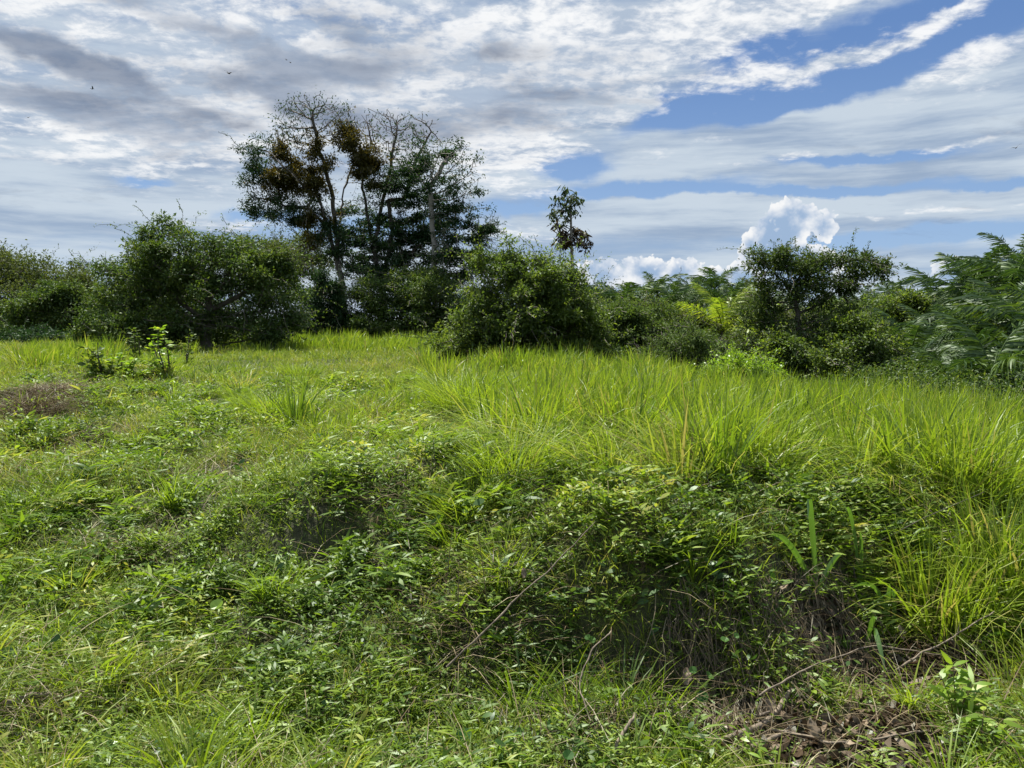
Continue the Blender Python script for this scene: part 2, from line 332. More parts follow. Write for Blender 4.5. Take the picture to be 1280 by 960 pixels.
# clouds high up near the sun are far brighter than the ones in the picture
c4v = WN.new('ShaderNodeVectorMath'); c4v.operation = 'SCALE'; WL.new(c4, c4v.inputs[0]); WL.new(mr(EL, 24., 55., 1., 1.35).s, c4v.inputs[3]); c4 = c4v.outputs[0]
bg = WN.new('ShaderNodeBackground'); bg.inputs[1].default_value = SKY_STR; WL.new(c4, bg.inputs[0])
wo = WN.new('ShaderNodeOutputWorld'); WL.new(bg.outputs[0], wo.inputs[0])
w.cycles.sampling_method = 'NONE'
sl = bpy.data.lights.new('sun', 'SUN'); sl.energy = SUN_STR; sl.angle = R(.6); sl.color = (1, .95, .86)
so = bpy.data.objects.new('sun', sl); C.objects.link(so)
sd = Vector((math.sin(R(SUN_AZ)) * math.cos(R(SUN_EL)), math.cos(R(SUN_AZ)) * math.cos(R(SUN_EL)), math.sin(R(SUN_EL))))
so.rotation_euler = sd.to_track_quat('Z', 'Y').to_euler(); so.location = (0, 0, 30)
# ------------------------------------------------------------------ camera and render
cam = bpy.data.cameras.new('camera'); co = bpy.data.objects.new('camera', cam); C.objects.link(co)
cam.sensor_width = 36; cam.lens = F / 1280 * 36; cam.clip_start = .05; cam.clip_end = 6000
co.location = (0, 0, EYE); co.rotation_euler = (math.pi / 2 - PITCH, 0, 0)
S = bpy.context.scene; S.camera = co; S.render.engine = 'CYCLES'
S.view_settings.view_transform = 'Standard'; S.view_settings.look = 'None'; S.view_settings.gamma = 1; S.view_settings.exposure = EXPO
S.cycles.max_bounces = 6; S.cycles.diffuse_bounces = 3; S.cycles.glossy_bounces = 2; S.cycles.transmission_bounces = 4; S.cycles.transparent_max_bounces = 4
S.cycles.use_denoising = True; S.cycles.caustics_reflective = False; S.cycles.caustics_refractive = False
# ------------------------------------------------------------------ ground sheet (polar grid, dense in front)
def build_ground():
    rr = np.concatenate([[0.05], np.geomspace(.4, 2, 40), np.geomspace(2.02, 12, 330), np.geomspace(12.1, 60, 150), np.geomspace(62, 4000, 60)])
    aa = np.concatenate([np.linspace(-48, 48, 520), np.linspace(49, 311, 110)])
    A = np.radians(aa); n, m = len(rr), len(aa)
    X_ = rr[:, None] * np.sin(A)[None]; Y_ = rr[:, None] * np.cos(A)[None]
    Z_ = height(X_, Y_)
    V = np.stack([X_, Y_, Z_], -1).reshape(-1, 3)
    i = np.arange(n - 1)[:, None] * m; j = np.arange(m)[None]; k = (j + 1) % m
    Q = np.stack([i + j, i + m + j, i + m + k, i + k], -1)
    mb = MB(); mb.add(V, Q)
    m_, nt = new_mat('soil_and_thatch'); N = nt.nodes; L = nt.links
    g = N.new('ShaderNodeNewGeometry')
    a = N.new('ShaderNodeTexNoise'); a.inputs['Scale'].default_value = 2.2; a.inputs['Detail'].default_value = 8; a.inputs['Roughness'].default_value = .7; L.new(g.outputs['Position'], a.inputs['Vector'])
    b = N.new('ShaderNodeTexNoise'); b.inputs['Scale'].default_value = 40; b.inputs['Detail'].default_value = 5; L.new(g.outputs['Position'], b.inputs['Vector'])
    r1 = ramp(nt, [(.3, (.035, .03, .018)), (.5, (.05, .06, .02)), (.7, (.10, .10, .035))]); L.new(a.outputs['Fac'], r1.inputs[0])
    r2 = ramp(nt, [(.3, (.35, .35, .35)), (.7, (1.3, 1.25, 1.1))]); L.new(b.outputs['Fac'], r2.inputs[0])
    mx = N.new('ShaderNodeMix'); mx.data_type = 'RGBA'; mx.blend_type = 'MULTIPLY'; mx.inputs[0].default_value = 1; L.new(r1.outputs[0], mx.inputs[6]); L.new(r2.outputs[0], mx.inputs[7])
    p = N.new('ShaderNodeBsdfPrincipled'); p.inputs['Roughness'].default_value = .95; L.new(mx.outputs[2], p.inputs['Base Color'])
    bp = N.new('ShaderNodeBump'); bp.inputs['Strength'].default_value = .7; bp.inputs['Distance'].default_value = .02; L.new(b.outputs['Fac'], bp.inputs['Height']); L.new(bp.outputs[0], p.inputs['Normal'])
    o = N.new('ShaderNodeOutputMaterial'); L.new(p.outputs[0], o.inputs[0])
    g_ = mb.build('ground', m_, smooth=True); g_['kind'] = 'structure'
build_ground()
# ------------------------------------------------------------------ vegetation zones
def zone_tall(x, y):
    """share 0..1 of tall bright grass"""
    t = x / np.maximum(y, .5); e = vnoise(x, y, .8, 20) * .6 + vnoise(x, y, 2.2, 22) * .35
    a = np.maximum(sstep(t + e * .10, -.10, .06), sstep(t + e * .12, -.30, -.18) * sstep(e, -.1, .45) * .8 * sstep(-y, -10, -8))                                  # right of centre
    near = interp(t, [-.3, -.1, 0, .15, .3, .36, .47, .56, .7], [7.5, 6.2, 5.6, 5.1, 4.85, 5.0, 4.9, 4.35, 4.1])
    a = a * sstep(y + e * .8, near - .5, near + .5)
    gap = np.exp(-((t + .0) / .22) ** 2 - ((y - 12.0) / 2.2) ** 2) * .85 + np.exp(-((t - .12) / .12) ** 2 - ((y - 10.5) / 1.6) ** 2) * .6
    a = a * (1 - gap)
    fl = sstep(y + e * 2, 22, 25) * sstep(t + e * .05, -.40, -.32) * sstep(-t, -.2, 0)    # tall strip before the far trees
    f2 = np.exp(-((t + .56) / .08) ** 2 - ((y - 17.) / 2.5) ** 2)
    return np.clip(np.maximum(np.maximum(a, fl), f2), 0, 1)
DRY = [(ground_at(px, py)[:2], rx, ry, s) for (px, py, rx, ry, s) in [(52, 498, .26, .5, 1.1), (38, 520, .22, .36, .95), (125, 558, .35, .25, .62), (480, 640, .18, .16, .6), (150, 700, .3, .14, .45),
       (610, 780, .3, .2, .6), (640, 700, .2, .15, .4), (20, 905, .25, .15, .5), (800, 590, .3, .4, .3), (250, 600, .4, .3, .35), (30, 600, .5, .3, .3), (400, 525, .6, .5, .2), (660, 480, 1.2, .8, .2), (560, 470, 1.5, 1., .2)]]
def zone_dry(x, y):
    a = 0 * x
    for (c, rx, ry, s) in DRY: a = np.maximum(a, s * np.exp(-((x - c[0]) / rx) ** 2 - ((y - c[1]) / ry) ** 2))
    return np.clip(a * (1.1 + .5 * vnoise(x, y, 3, 40)), 0, 1)
LP = ground_at(1110, 860)[:2]; LP2 = ground_at(960, 925)[:2]; LP3 = ground_at(1060, 930)[:2]
def zone_litter(x, y):
    e = vnoise(x, y, 3.2, 50) * .25
    a = np.exp(-((x - LP[0]) / .75) ** 2 - ((y - LP[1]) / .32) ** 2)
    b = np.exp(-((x - LP2[0]) / .42) ** 2 - ((y - LP2[1]) / .28) ** 2)
    c = np.exp(-((x - LP3[0]) / .46) ** 2 - ((y - LP3[1]) / .28) ** 2)
    return sstep(np.maximum(np.maximum(a, b), c) + e, .30, .6)
HOL = [(ground_at(px, py)[:2], rx, ry) for (px, py, rx, ry) in [(402, 690, .24, .14), (830, 850, .45, .16), (455, 720, .14, .1), (330, 800, .12, .08), (1110, 765, .25, .12), (690, 800, .16, .1)]]
def open_(x, y):
    a = 0 * x
    for (c, rx, ry) in HOL: a = np.maximum(a, np.exp(-((x - c[0]) / rx) ** 2 - ((y - c[1]) / ry) ** 2))
    return rs.rand(len(x)) > .8 * a
def slope(x, y): return 1 - gnormal(x, y, .06)[:, 2]
def sample(n, y0, y1, power=1.0, tmax=.82, extra=.4):
    """n points in the wedge in front of the camera, density ~ 1 / y**power per square metre"""
    u = rs.rand(n); e = 2 - power
    y = np.exp(np.log(y0) + u * np.log(y1 / y0)) if abs(e) < 1e-3 else (y0 ** e + u * (y1 ** e - y0 ** e)) ** (1 / e)
    x = (rs.rand(n) * 2 - 1) * (y * tmax + extra)
    return x, y
def P3(x, y, dz=0.): return np.stack([x, y, height(x, y) + dz], -1)
def beyond(x, y): return np.hypot(x, y) - crest(x / np.maximum(y, .5))
Q_ = 1.0
# ---- short grass
mb = MB(); n = int(480000 * Q_)
x, y = sample(n, 2.2, 40, 1.75); zt = zone_tall(x, y); zd = zone_dry(x, y); zl = zone_litter(x, y)
clump = .5 + .5 * vnoise(x, y, 1.7, 60) + .3 * vnoise(x, y, 5., 61)
nearweed = sstep(-y, -6.5, -4.6)
k = (rs.rand(n) > zt * .55) & (rs.rand(n) > zd * .8) & (rs.rand(n) > zl * .9) & (beyond(x, y) < 3) & (rs.rand(n) > nearweed * .38)
x, y, clump, zd = x[k], y[k], clump[k], zd[k]; n = len(x)
H = (.06 + .13 * rs.rand(n) ** 1.5) * (.35 + 1.0 * np.clip(clump, 0, 1) + .5 * np.clip(vnoise(x, y, 3.1, 63), 0, 1) * sstep(y, 4, 9)) * (1 + .018 * y)
W = (.0032 + .0035 * rs.rand(n)) * (1 + .10 * np.maximum(y - 4, 0))
tint = np.clip(.5 + .22 * rs.normal(size=n) + .14 * vnoise(x, y, .6, 62) + .12 * vnoise(x, y, 2.3, 64) + .35 * zd, 0, 1)
az = rs.rand(n) * 6.283
blades(mb, P3(x, y, -.01), H, W, az, rs.rand(n) * .55, rs.rand(n) * 1.1, tint, seg=3, face=rs.rand(n) * 6.283)
stuff(mb.build('short_grass', M['lawn']), 'short matted yellow green grass covering the left slope and the open clearing', 'grass')
# ---- tall grass
mb = MB(); n = int(300000 * Q_)
x, y = sample(n, 3.9, 34, 1.3); zt = zone_tall(x, y); cl = vnoise(x, y, 1.25, 70) * .6 + vnoise(x, y, 3.4, 71) * .5
k = (rs.rand(n) < zt * (.62 + 1.0 * cl)) & (beyond(x, y) < 1.2)
x, y, cl = x[k], y[k], cl[k]; n = len(x); zt = zone_tall(x, y)
tx = x / y
near = sstep(-y, -7, -5)
H = (.32 + .44 * rs.rand(n) ** 1.3) * (.82 + .45 * cl) * (.45 + .55 * zt) * (1 - .22 * near)
W = (.008 + .011 * rs.rand(n)) * (1 + .035 * np.maximum(y - 5, 0))
tint = np.clip(.52 + .19 * rs.normal(size=n) + .1 * vnoise(x, y, .7, 72), 0, 1)
az = np.where(rs.rand(n) < .55, .6 + .9 * rs.normal(size=n), rs.rand(n) * 6.283)
lean = rs.rand(n) ** 1.5 * .35 + near * rs.rand(n) * .35; bend = rs.rand(n) ** 2 * .6 + near * rs.rand(n) * .5
blades(mb, P3(x, y, -.02), H, W, az, lean, bend, tint, seg=4, face=rs.rand(n) * 6.283)
# tufts inside the tall grass: radial fans of broader blades with their own height and shade
nt_ = int(1500 * Q_); cx, cy = sample(nt_, 4.0, 22, 1.35); k = (rs.rand(nt_) < zone_tall(cx, cy) * 1.1) & (beyond(cx, cy) < .8); cx, cy = cx[k], cy[k]; nt_ = len(cx)
hh = .38 + .36 * rs.rand(nt_) ** 1.1; ct = .5 + .16 * rs.normal(size=nt_); rr_ = .06 + .13 * rs.rand(nt_); per = 84
i_ = np.repeat(np.arange(nt_), per); n3 = len(i_); a = rs.rand(n3) * 6.283; q_ = np.sqrt(rs.rand(n3)); x = cx[i_] + rr_[i_] * q_ * np.cos(a); y = cy[i_] + rr_[i_] * q_ * np.sin(a)
blades(mb, P3(x, y, -.02), hh[i_] * (.5 + .6 * rs.rand(n3)), (.007 + .011 * rs.rand(n3)) * (1 + .03 * np.maximum(y - 5, 0)), a + rs.normal(size=n3) * .7, .04 + .28 * rs.rand(n3) * (q_ + .3), .05 + .75 * rs.rand(n3) ** 2.5, np.clip(ct[i_] + .13 * rs.normal(size=n3) + .42 * (rs.rand(n3) < .09) - .3 * (rs.rand(n3) < .12), 0, 1), seg=5, face=rs.rand(n3) * 6.283)
# flowering culms and dead stalks above the blades
n3 = int(900 * Q_); x, y = sample(n3, 4.3, 18, 1.4); k = (rs.rand(n3) < zone_tall(x, y)) & (beyond(x, y) < .5); x, y = x[k], y[k]; n3 = len(x); az_ = rs.rand(n3) * 6.283; hs = .5 + .35 * rs.rand(n3)
blades(mb, P3(x, y), hs, np.full(n3, .0035) * (1 + .05 * y), az_, .1 + .4 * rs.rand(n3), .3 * rs.rand(n3), np.where(rs.rand(n3) < .5, .97, .06), seg=4, face=rs.rand(n3) * 6.283)
# bottom skirt of dry and green cross-lying blades on the near edge
n2 = int(9000 * Q_); x, y = sample(n2, 3.9, 6.5, 1.0); k = (zone_tall(x, y) > .15) | ((x / y > .28) & (y > 4.9)); x, y = x[k], y[k]; n2 = len(x)
blades(mb, P3(x, y, .02 + .12 * rs.rand(n2)), .22 + .3 * rs.rand(n2), .004 + .005 * rs.rand(n2), 3.14 + rs.normal(size=n2) * 1.2, .6 + .5 * rs.rand(n2), .8 + .6 * rs.rand(n2), np.clip(.65 + .25 * rs.normal(size=n2), 0, 1), seg=4, face=rs.rand(n2) * 6.283)
stuff(mb.build('tall_grass', M['tall']), 'tall bright green blades filling the right half of the field up to the trees', 'tall grass')
# small grass tufts scattered over the slope, the hummock and the bank
mb = MB(); nt_ = 620; cx, cy = sample(nt_, 2.6, 13, 1.45); pt = vnoise(cx, cy, .7, 77); k = (zone_tall(cx, cy) < .4) & (zone_litter(cx, cy) < .3) & (rs.rand(nt_) < .45 + .7 * pt); cx, cy = cx[k], cy[k]; nt_ = len(cx)
hh = (.12 + .20 * rs.rand(nt_) ** 1.3) * (1 + .03 * cy); ct = .5 + .2 * rs.normal(size=nt_); rr_ = .03 + .08 * rs.rand(nt_); per = 55
i_ = np.repeat(np.arange(nt_), per); n3 = len(i_); a = rs.rand(n3) * 6.283; q_ = np.sqrt(rs.rand(n3)); x = cx[i_] + rr_[i_] * q_ * np.cos(a); y = cy[i_] + rr_[i_] * q_ * np.sin(a)
blades(mb, P3(x, y, -.01), hh[i_] * (.5 + .6 * rs.rand(n3)), (.004 + .006 * rs.rand(n3)) * (1 + .05 * np.maximum(y - 4, 0)), a + rs.normal(size=n3) * .6, .1 + .55 * rs.rand(n3), .1 + .8 * rs.rand(n3) ** 1.5, np.clip(ct[i_] + .12 * rs.normal(size=n3), 0, 1), seg=4, face=rs.rand(n3) * 6.283)
stuff(mb.build('grass_tufts', M['tall']), 'small bright grass tufts sprinkled over the near slope and the bank', 'grass')
# ---- tussocks standing in the short grass
def tussock(mb, g, n, h, spread, w=.007, tmul=0.):
    r = spread * np.sqrt(rs.rand(n)); a = rs.rand(n) * 6.283
    x = g[0] + r * np.cos(a); y = g[1] + r * np.sin(a)
    blades(mb, P3(x, y, -.02), h * (.5 + .6 * rs.rand(n)), w * (.7 + .6 * rs.rand(n)), a + rs.normal(size=n) * .5, .1 + .5 * rs.rand(n) * (r / spread + .3), .2 + .6 * rs.rand(n), np.clip(.55 + tmul + .16 * rs.normal(size=n), 0, 1), seg=4, face=rs.rand(n) * 6.283)
ti = 0
TUS = [(340, 520, 520, .40, .32), (375, 475, 240, .42, .25), (410, 545, 180, .30, .22), (580, 520, 520, .62, .30), (610, 530, 300, .55, .22), (560, 500, 260, .5, .25), (585, 640, 260, .30, .14), (395, 560, 120, .26, .16),
       (460, 520, 160, .3, .3), (95, 445, 300, .5, .5), (210, 462, 300, .4, .4), (300, 435, 200, .45, .5), (520, 560, 160, .28, .2), (870, 540, 420, .62, .3), (640, 590, 300, .42, .25), (780, 500, 300, .6, .3)]
TL = ['wide bright tussock in the short grass left of centre', 'low pale tussock behind the one left of centre', 'loose small tussock of thin blades beside the clearing', 'tallest dense tussock at the left edge of the tall grass', 'upright tussock close against the tallest one',
      'tussock at the back of the tallest clump', 'small fine tussock on top of the bank in the centre', 'lowest sparse tussock on the left slope', 'thin scattered tussock at the middle of the slope', 'bright tussock on the crest before the brown wood',
      'tussock just right of the leafy saplings', 'far tussock under the big left bush', 'short tussock on the slope above the bank', 'dark green upright tussock inside the tall grass', 'tussock on the front edge of the tall grass', 'tussock before the middle bush']
for (px, py, n, h, sp_), lab in zip(TUS, TL):
    g = ground_at(px, py); mb = MB(); tussock(mb, g, int(n * 1.6), h, sp_, .0055 * (1 + .03 * max(g[1] - 5, 0))); mb.shift(g)
    o = mb.build('grass_tussock', M['tall']); o.location = g; tag(o, lab, 'grass tussock', 'tussocks standing in the field')
# ---- leafy weeds: whole little plants, stem with alternate leaves
def weeds(mb, sm, x, y, hh, ls, nl, tintb, stations=(0, .4, .75, 1), prof=(.12, 1, .7, .04)):
    n = len(x); sc_ = np.clip(y / 4.2, .74, 1) * (1 - .12 * sstep(-x, .3, 1.5)); hh = hh * (.4 + .6 * sc_); ls = ls * sc_; P = P3(x, y, -.01); Nn = gnormal(x, y)
    up = norm(Nn * .6 + np.array([0, -.1, .6]) + .45 * rs.normal(size=(n, 3)))
    for k in range(nl):
        f = (k + .6 + .5 * rs.rand(n)) / nl
        base = P + up * (hh * f)[:, None] + rs.normal(size=(n, 3)) * .008
        a = k * 2.4 + rs.rand(n) * 1.2
        d = norm(np.stack([np.cos(a), np.sin(a), .25 + .5 * rs.rand(n)], -1) + up * .25)
        nn = norm(np.array([0, 0, 1.]) + .5 * rs.normal(size=(n, 3)))
        L_ = ls * (.65 + .7 * rs.rand(n)); leaves(mb, base, d, nn, L_, L_ * (.24 + .14 * rs.rand(n)), np.clip(tintb + .14 * rs.normal(size=n), 0, 1), stations, prof, curl=.1 + .35 * rs.rand())
    if sm is not None:
        blades(sm, P, hh * 1.05, np.full(n, .0022), np.arctan2(up[:, 1], up[:, 0]), np.hypot(up[:, 0], up[:, 1]) / np.maximum(up[:, 2], .4), 0 * x, rs.rand(n) * .6, seg=1, face=rs.rand(n) * 3.14)
mb = MB(); sm = MB(); n = int(34000 * Q_)
x, y = sample(n, 2.2, 14, 1.5); zt = zone_tall(x, y); zl = zone_litter(x, y); zd = zone_dry(x, y)
pat = vnoise(x, y, 1.3, 80) * .6 + vnoise(x, y, 3.7, 81) * .5
k = (rs.rand(n) < (.62 + .5 * pat + 3. * slope(x, y)) * (1 - .55 * sstep(y, 5.2, 7.5) - .45 * sstep(y, 9, 14))) & (rs.rand(n) > zt * .9) & (rs.rand(n) > zl * .93) & (rs.rand(n) > zd * .7) & open_(x, y)
x, y, pat = x[k], y[k], pat[k]; n = len(x); big = (.8 + .5 * np.clip(vnoise(x, y, .9, 82) + .35 * sstep(x, -.6, 1.0), -.4, 1)) * (1 + .05 * np.maximum(y - 4.5, 0))
weeds(mb, sm, x, y, (.05 + .11 * rs.rand(n)) * big, (.028 + .02 * rs.rand(n)) * big, 8, .48 + .2 * vnoise(x, y, 1.1, 83) + .04 * sstep(x, -.5, 1.2))  # last tint term lightens leaf colour towards the bank to offset its shade
# cushions of the same weed growing in domed clumps, dark gaps between them
nc = int(900 * Q_); cx, cy = sample(nc, 2.2, 11, 1.5); k = (zone_tall(cx, cy) < .5) & open_(cx, cy) & (zone_litter(cx, cy) < .12) & (zone_dry(cx, cy) < .6); cx, cy = cx[k], cy[k]; nc = len(cx)
rad = (.07 + .13 * rs.rand(nc)) * (1 + .06 * np.maximum(cy - 4, 0)); per = 22; i_ = np.repeat(np.arange(nc), per); n3 = len(i_); a = rs.rand(n3) * 6.283; q_ = np.sqrt(rs.rand(n3)); x = cx[i_] + rad[i_] * q_ * np.cos(a); y = cy[i_] + rad[i_] * q_ * np.sin(a); ct = .52 + .17 * rs.normal(size=nc); sz = (.8 + .55 * rs.rand(nc)) * (1 + .05 * np.maximum(cy - 4.5, 0))
weeds(mb, sm, x, y, (.06 + 1.0 * rad[i_] * (1 - q_ ** 2)) * (.8 + .3 * rs.rand(n3)), (.030 + .022 * rs.rand(n3)) * sz[i_], 8, ct[i_])
# narrow-leaved creeping grass in tufts
nb = MB(); nc = int(2100 * Q_); cx, cy = sample(nc, 2.2, 12, 1.5); pt = vnoise(cx, cy, .9, 85) + .5 * vnoise(cx, cy, 2.5, 86)
k = (zone_tall(cx, cy) < .7) & open_(cx, cy) & (zone_litter(cx, cy) < .2) & (zone_dry(cx, cy) < .7) & (rs.rand(nc) < .62 + .6 * pt); cx, cy = cx[k], cy[k]; nc = len(cx)
rad = .04 + .09 * rs.rand(nc); per = 13; i_ = np.repeat(np.arange(nc), per); n3 = len(i_); a = rs.rand(n3) * 6.283; q_ = np.sqrt(rs.rand(n3)); x = cx[i_] + rad[i_] * q_ * np.cos(a); y = cy[i_] + rad[i_] * q_ * np.sin(a); ct = .55 + .18 * rs.normal(size=nc); sz = (.75 + .6 * rs.rand(nc)) * (1 + .05 * np.maximum(cy - 4.5, 0))
weeds(nb, sm, x, y, (.08 + .15 * rs.rand(nc))[i_] * (1.1 - .6 * q_), (.055 + .045 * rs.rand(n3)) * sz[i_], 6, ct[i_], prof=(.10, .55, .38, .03))
stuff(nb.build('creeping_grass', M['narrow']), 'bright narrow leaved creeping grass in loose tufts on the near slope and bank', 'creeping grass')
# larger dark ovate weeds, mostly on the shaded bank
nb = MB(); n3 = int(2000 * Q_); x, y = sample(n3, 2.3, 7, 1.2); k = (rs.rand(n3) < .12 + .6 * np.exp(-((x - .85) / .7) ** 2 - ((y - 3.6) / .5) ** 2) + .2 * np.exp(-((x + 1.1) / .5) ** 2 - ((y - 4.3) / .5) ** 2)) & (zone_litter(x, y) < .2); x, y = x[k], y[k]; n3 = len(x)
weeds(nb, sm, x, y, .10 + .12 * rs.rand(n3), .034 + .028 * rs.rand(n3), 6, .45 + 0 * x, prof=(.2, 1.5, 1.25, .05))
stuff(nb.build('ovate_weeds', M['ovate']), 'darker weeds with broader oval leaves on the bank face', 'weeds')
stuff(mb.build('ground_cover', M['weed']), 'low leafy weeds with narrow pointed leaves covering the near slope and bank', 'ground cover')
stuff(sm.build('weed_stems', M['straw']), 'thin stems of the low leafy weeds on the near slope', 'weed stems')
# ---- dry straw: thatch patches, bank face, loose fibres
mb = MB(); n = int(90000 * Q_); x, y = sample(n, 2.3, 12, 1.5); zd = zone_dry(x, y); sl_ = slope(x, y); cen = sstep(x, -.6, .3) * sstep(-x, -2.9, -1.9) * (y < 4.6)
zl = zone_litter(x, y)
k = rs.rand(n) < np.clip(zd * 1.1 + cen * sstep(sl_, .05, .25) * .16 * (y < 3.6) + .06 + .06 * zl, 0, 1); x, y, zd = x[k], y[k], zd[k]; n = len(x)
face = slope(x, y) > .08
Lh = .06 + .14 * rs.rand(n); a = rs.rand(n) * 6.283
blades(mb, P3(x, y, .02 + .06 * rs.rand(n) * (1 + face)), Lh, (.0018 + .0022 * rs.rand(n)) * (1 + .06 * y), a, .5 + 1.6 * rs.rand(n), .3 + 1.2 * rs.rand(n), np.clip(.5 + .25 * rs.normal(size=n) - .15 * face, 0, 1), seg=3, face=rs.rand(n) * 6.283)
for (c_, rx, ry, s) in DRY:                                  # thick dead thatch in the barest patches
    if s < .7: continue
    m = int(1500 * Q_ * s); x = c_[0] + rx * .75 * rs.normal(size=m); y = c_[1] + ry * .75 * rs.normal(size=m); a = rs.rand(m) * 6.283
    blades(mb, P3(x, y, .01 + .05 * rs.rand(m)), .10 + .16 * rs.rand(m), .004 + .004 * rs.rand(m), a, .8 + 1.6 * rs.rand(m), .3 + 1. * rs.rand(m), np.clip(.24 + .22 * rs.normal(size=m), 0, 1), seg=3, face=rs.rand(m) * 6.283)
# hanging roots and runners down the undercut face of the bank
n = int(800 * Q_); x = 1.0 + .55 * rs.normal(size=n); t_ = interp(x, BX, BF); y = t_ + .62 - .5 * rs.rand(n)
P = P3(x, y, .10); K = 6; t = np.linspace(0, 1, K)[None, :, None]; Lh = (.18 + .38 * rs.rand(n))[:, None, None]
side = rs.normal(size=(n, 1, 1)) * .35
c = P[:, None, :] + np.concatenate([side * t * Lh + .02 * rs.normal(size=(n, K, 1)), -.42 * t ** .6 * Lh + .01 * rs.normal(size=(n, K, 1)), -(t ** 1.3) * Lh + .02 * rs.normal(size=(n, K, 1))], -1)
c[:, :, 2] = np.maximum(c[:, :, 2], height(c[:, :, 0], c[:, :, 1]) + .01)
wv_ = np.array([1., 0, .3]) * (.0009 + .0013 * rs.rand(n))[:, None, None]
mb.strips(np.stack([c - wv_, c + wv_], 2), np.clip(.25 + .2 * rs.normal(size=n), 0, 1))
stuff(mb.build('dry_straw', M['straw']), 'dry brown straw and rootlets matted on the bank and in bare patches', 'dry straw')
# ---- leaf litter
mb = MB(); n = int(6500 * Q_); x = rs.uniform(.3, 3.2, n); y = rs.uniform(2.6, 4.6, n); k = rs.rand(n) < zone_litter(x, y); x, y = x[k], y[k]; n = len(x)
for lay in range(2):
    leaves(mb, P3(x, y, .008 + .03 * rs.rand(n)), rdir(n) * np.array([1, 1, .35]), norm(np.array([0, 0, 1.]) + .8 * rs.normal(size=(n, 3))), .025 + .06 * rs.rand(n) ** 1.5, .012 + .03 * rs.rand(n), np.clip(.4 + .3 * rs.normal(size=n), 0, 1), curl=.45 * (1 if lay else -1))
    x = x + .03 * rs.normal(size=n); y = y + .03 * rs.normal(size=n)
stuff(mb.build('leaf_litter', M['litter']), 'curled brown dead leaves lying in the hollow at the lower right', 'leaf litter')
# ------------------------------------------------------------------ trees
def colonize(att, nodes, par, step, dk, iters=400, di=1e9, up=.05):
    nodes = [np.asarray(p, float) for p in nodes]; par = list(par)
    att = att.copy(); alive = np.ones(len(att), bool)
    nd = np.array(nodes); D = np.linalg.norm(att[:, None] - nd[None], axis=2); ni = D.argmin(1); dd = D.min(1)
    for it in range(iters):
        act = alive & (dd < di)
        if not act.any(): break
        idx = np.where(act)[0]; un, inv = np.unique(ni[idx], return_inverse=True)
        base = np.array([nodes[i] for i in un]); dirs = norm(att[idx] - base[inv]); s = np.zeros((len(un), 3)); np.add.at(s, inv, dirs)
        s = norm(s) + rs.normal(size=s.shape) * .13; s[:, 2] += up; new = base + norm(s) * step
        start = len(nodes)
        for i, p in zip(un, new): nodes.append(p); par.append(int(i))
        D = np.linalg.norm(att[:, None] - new[None], axis=2); m = D.min(1); a = D.argmin(1); b = m < dd
        ni[b] = a[b] + start; dd[b] = m[b]
        alive &= dd > dk
    return np.array(nodes), np.array(par)
def radii(nodes, par, r0, ex=2.3):
    r = np.zeros(len(nodes)); acc = np.zeros(len(nodes)); ch = np.zeros(len(nodes), int)
    for i in range(len(nodes) - 1, -1, -1):
        r[i] = max(acc[i], r0 ** ex) ** (1 / ex)
        if par[i] >= 0: acc[par[i]] += r[i] ** ex; ch[par[i]] += 1
    return r, ch
def limbs(mb, nodes, par, r, sel, sides, tmax=None):
    i = np.where(sel & (par >= 0))[0]
    if not len(i): return
    A = nodes[par[i]]; B = nodes[i]; d = norm(B - A); ref = np.array([.31, .17, .93]); s1 = norm(np.cross(d, ref)); s2 = np.cross(d, s1)
    ra = np.minimum(r[par[i]], r[i] * 1.35); rb = r[i]
    if tmax: ra = np.minimum(ra, tmax); rb = np.minimum(rb, tmax)
    a = np.linspace(0, 2 * np.pi, sides, endpoint=False)
    ring = lambda P, q: P[:, None] + q[:, None, None] * (np.cos(a)[None, :, None] * s1[:, None] + np.sin(a)[None, :, None] * s2[:, None])
    B2 = B + d * (r[i] * .3)[:, None]
    V = np.stack([ring(A, ra), ring(B2, rb)], 1)
    n = len(i); b = (np.arange(n) * 2 * sides)[:, None]; j = np.arange(sides)[None]; k = (j + 1) % sides
    mb.add(V, np.stack([b + j, b + k, b + sides + k, b + sides + j], -1), np.full(n * 2 * sides, .5))
def blobpts(bl, D, dens=1.0, depth=1.0, flat=1.0):
    """attractors in ellipsoids: (px, py, rx, ry[, weight]) given at distance D"""
    out = []; own = []
    for q, b in enumerate(bl):
        px, py, rx, ry = b[:4]; dz = b[5] if len(b) > 5 else 0.
        c = at(px, py, D + dz); k = (D + dz) / F; a, v = rx * k, ry * k; dd = (a * .75 + v * .25) * depth
        bare = 2.4 if (len(b) > 4 and b[4] < .15) else 1.; n = max(12, int(dens * bare * (rx * ry) / 6.)); ns = max(3, int(4 + rx * ry / 160)); sc_ = rdir(ns) * rs.uniform(.35, .98, (ns, 1)); sr = rs.uniform(.16, .42, ns); w_ = sr ** 2 / (sr ** 2).sum()
        g_ = rs.choice(ns, n, p=w_); p = sc_[g_] + rdir(n) * (rs.rand(n, 1) ** .4) * sr[g_][:, None] * np.array([1, 1, flat]); un_ = rs.rand(n) < (.0 if bare == 1 else .55); p[un_] = (rdir(n) * (rs.rand(n, 1) ** .35))[un_]
        fr = rs.rand(n) < .22; p[fr] = (rdir(n) * (rs.rand(n, 1) ** .33) * 1.18)[fr]
        out.append(c + p * np.array([a, dd, v])); own += [q] * n
    return np.concatenate(out), np.array(own)
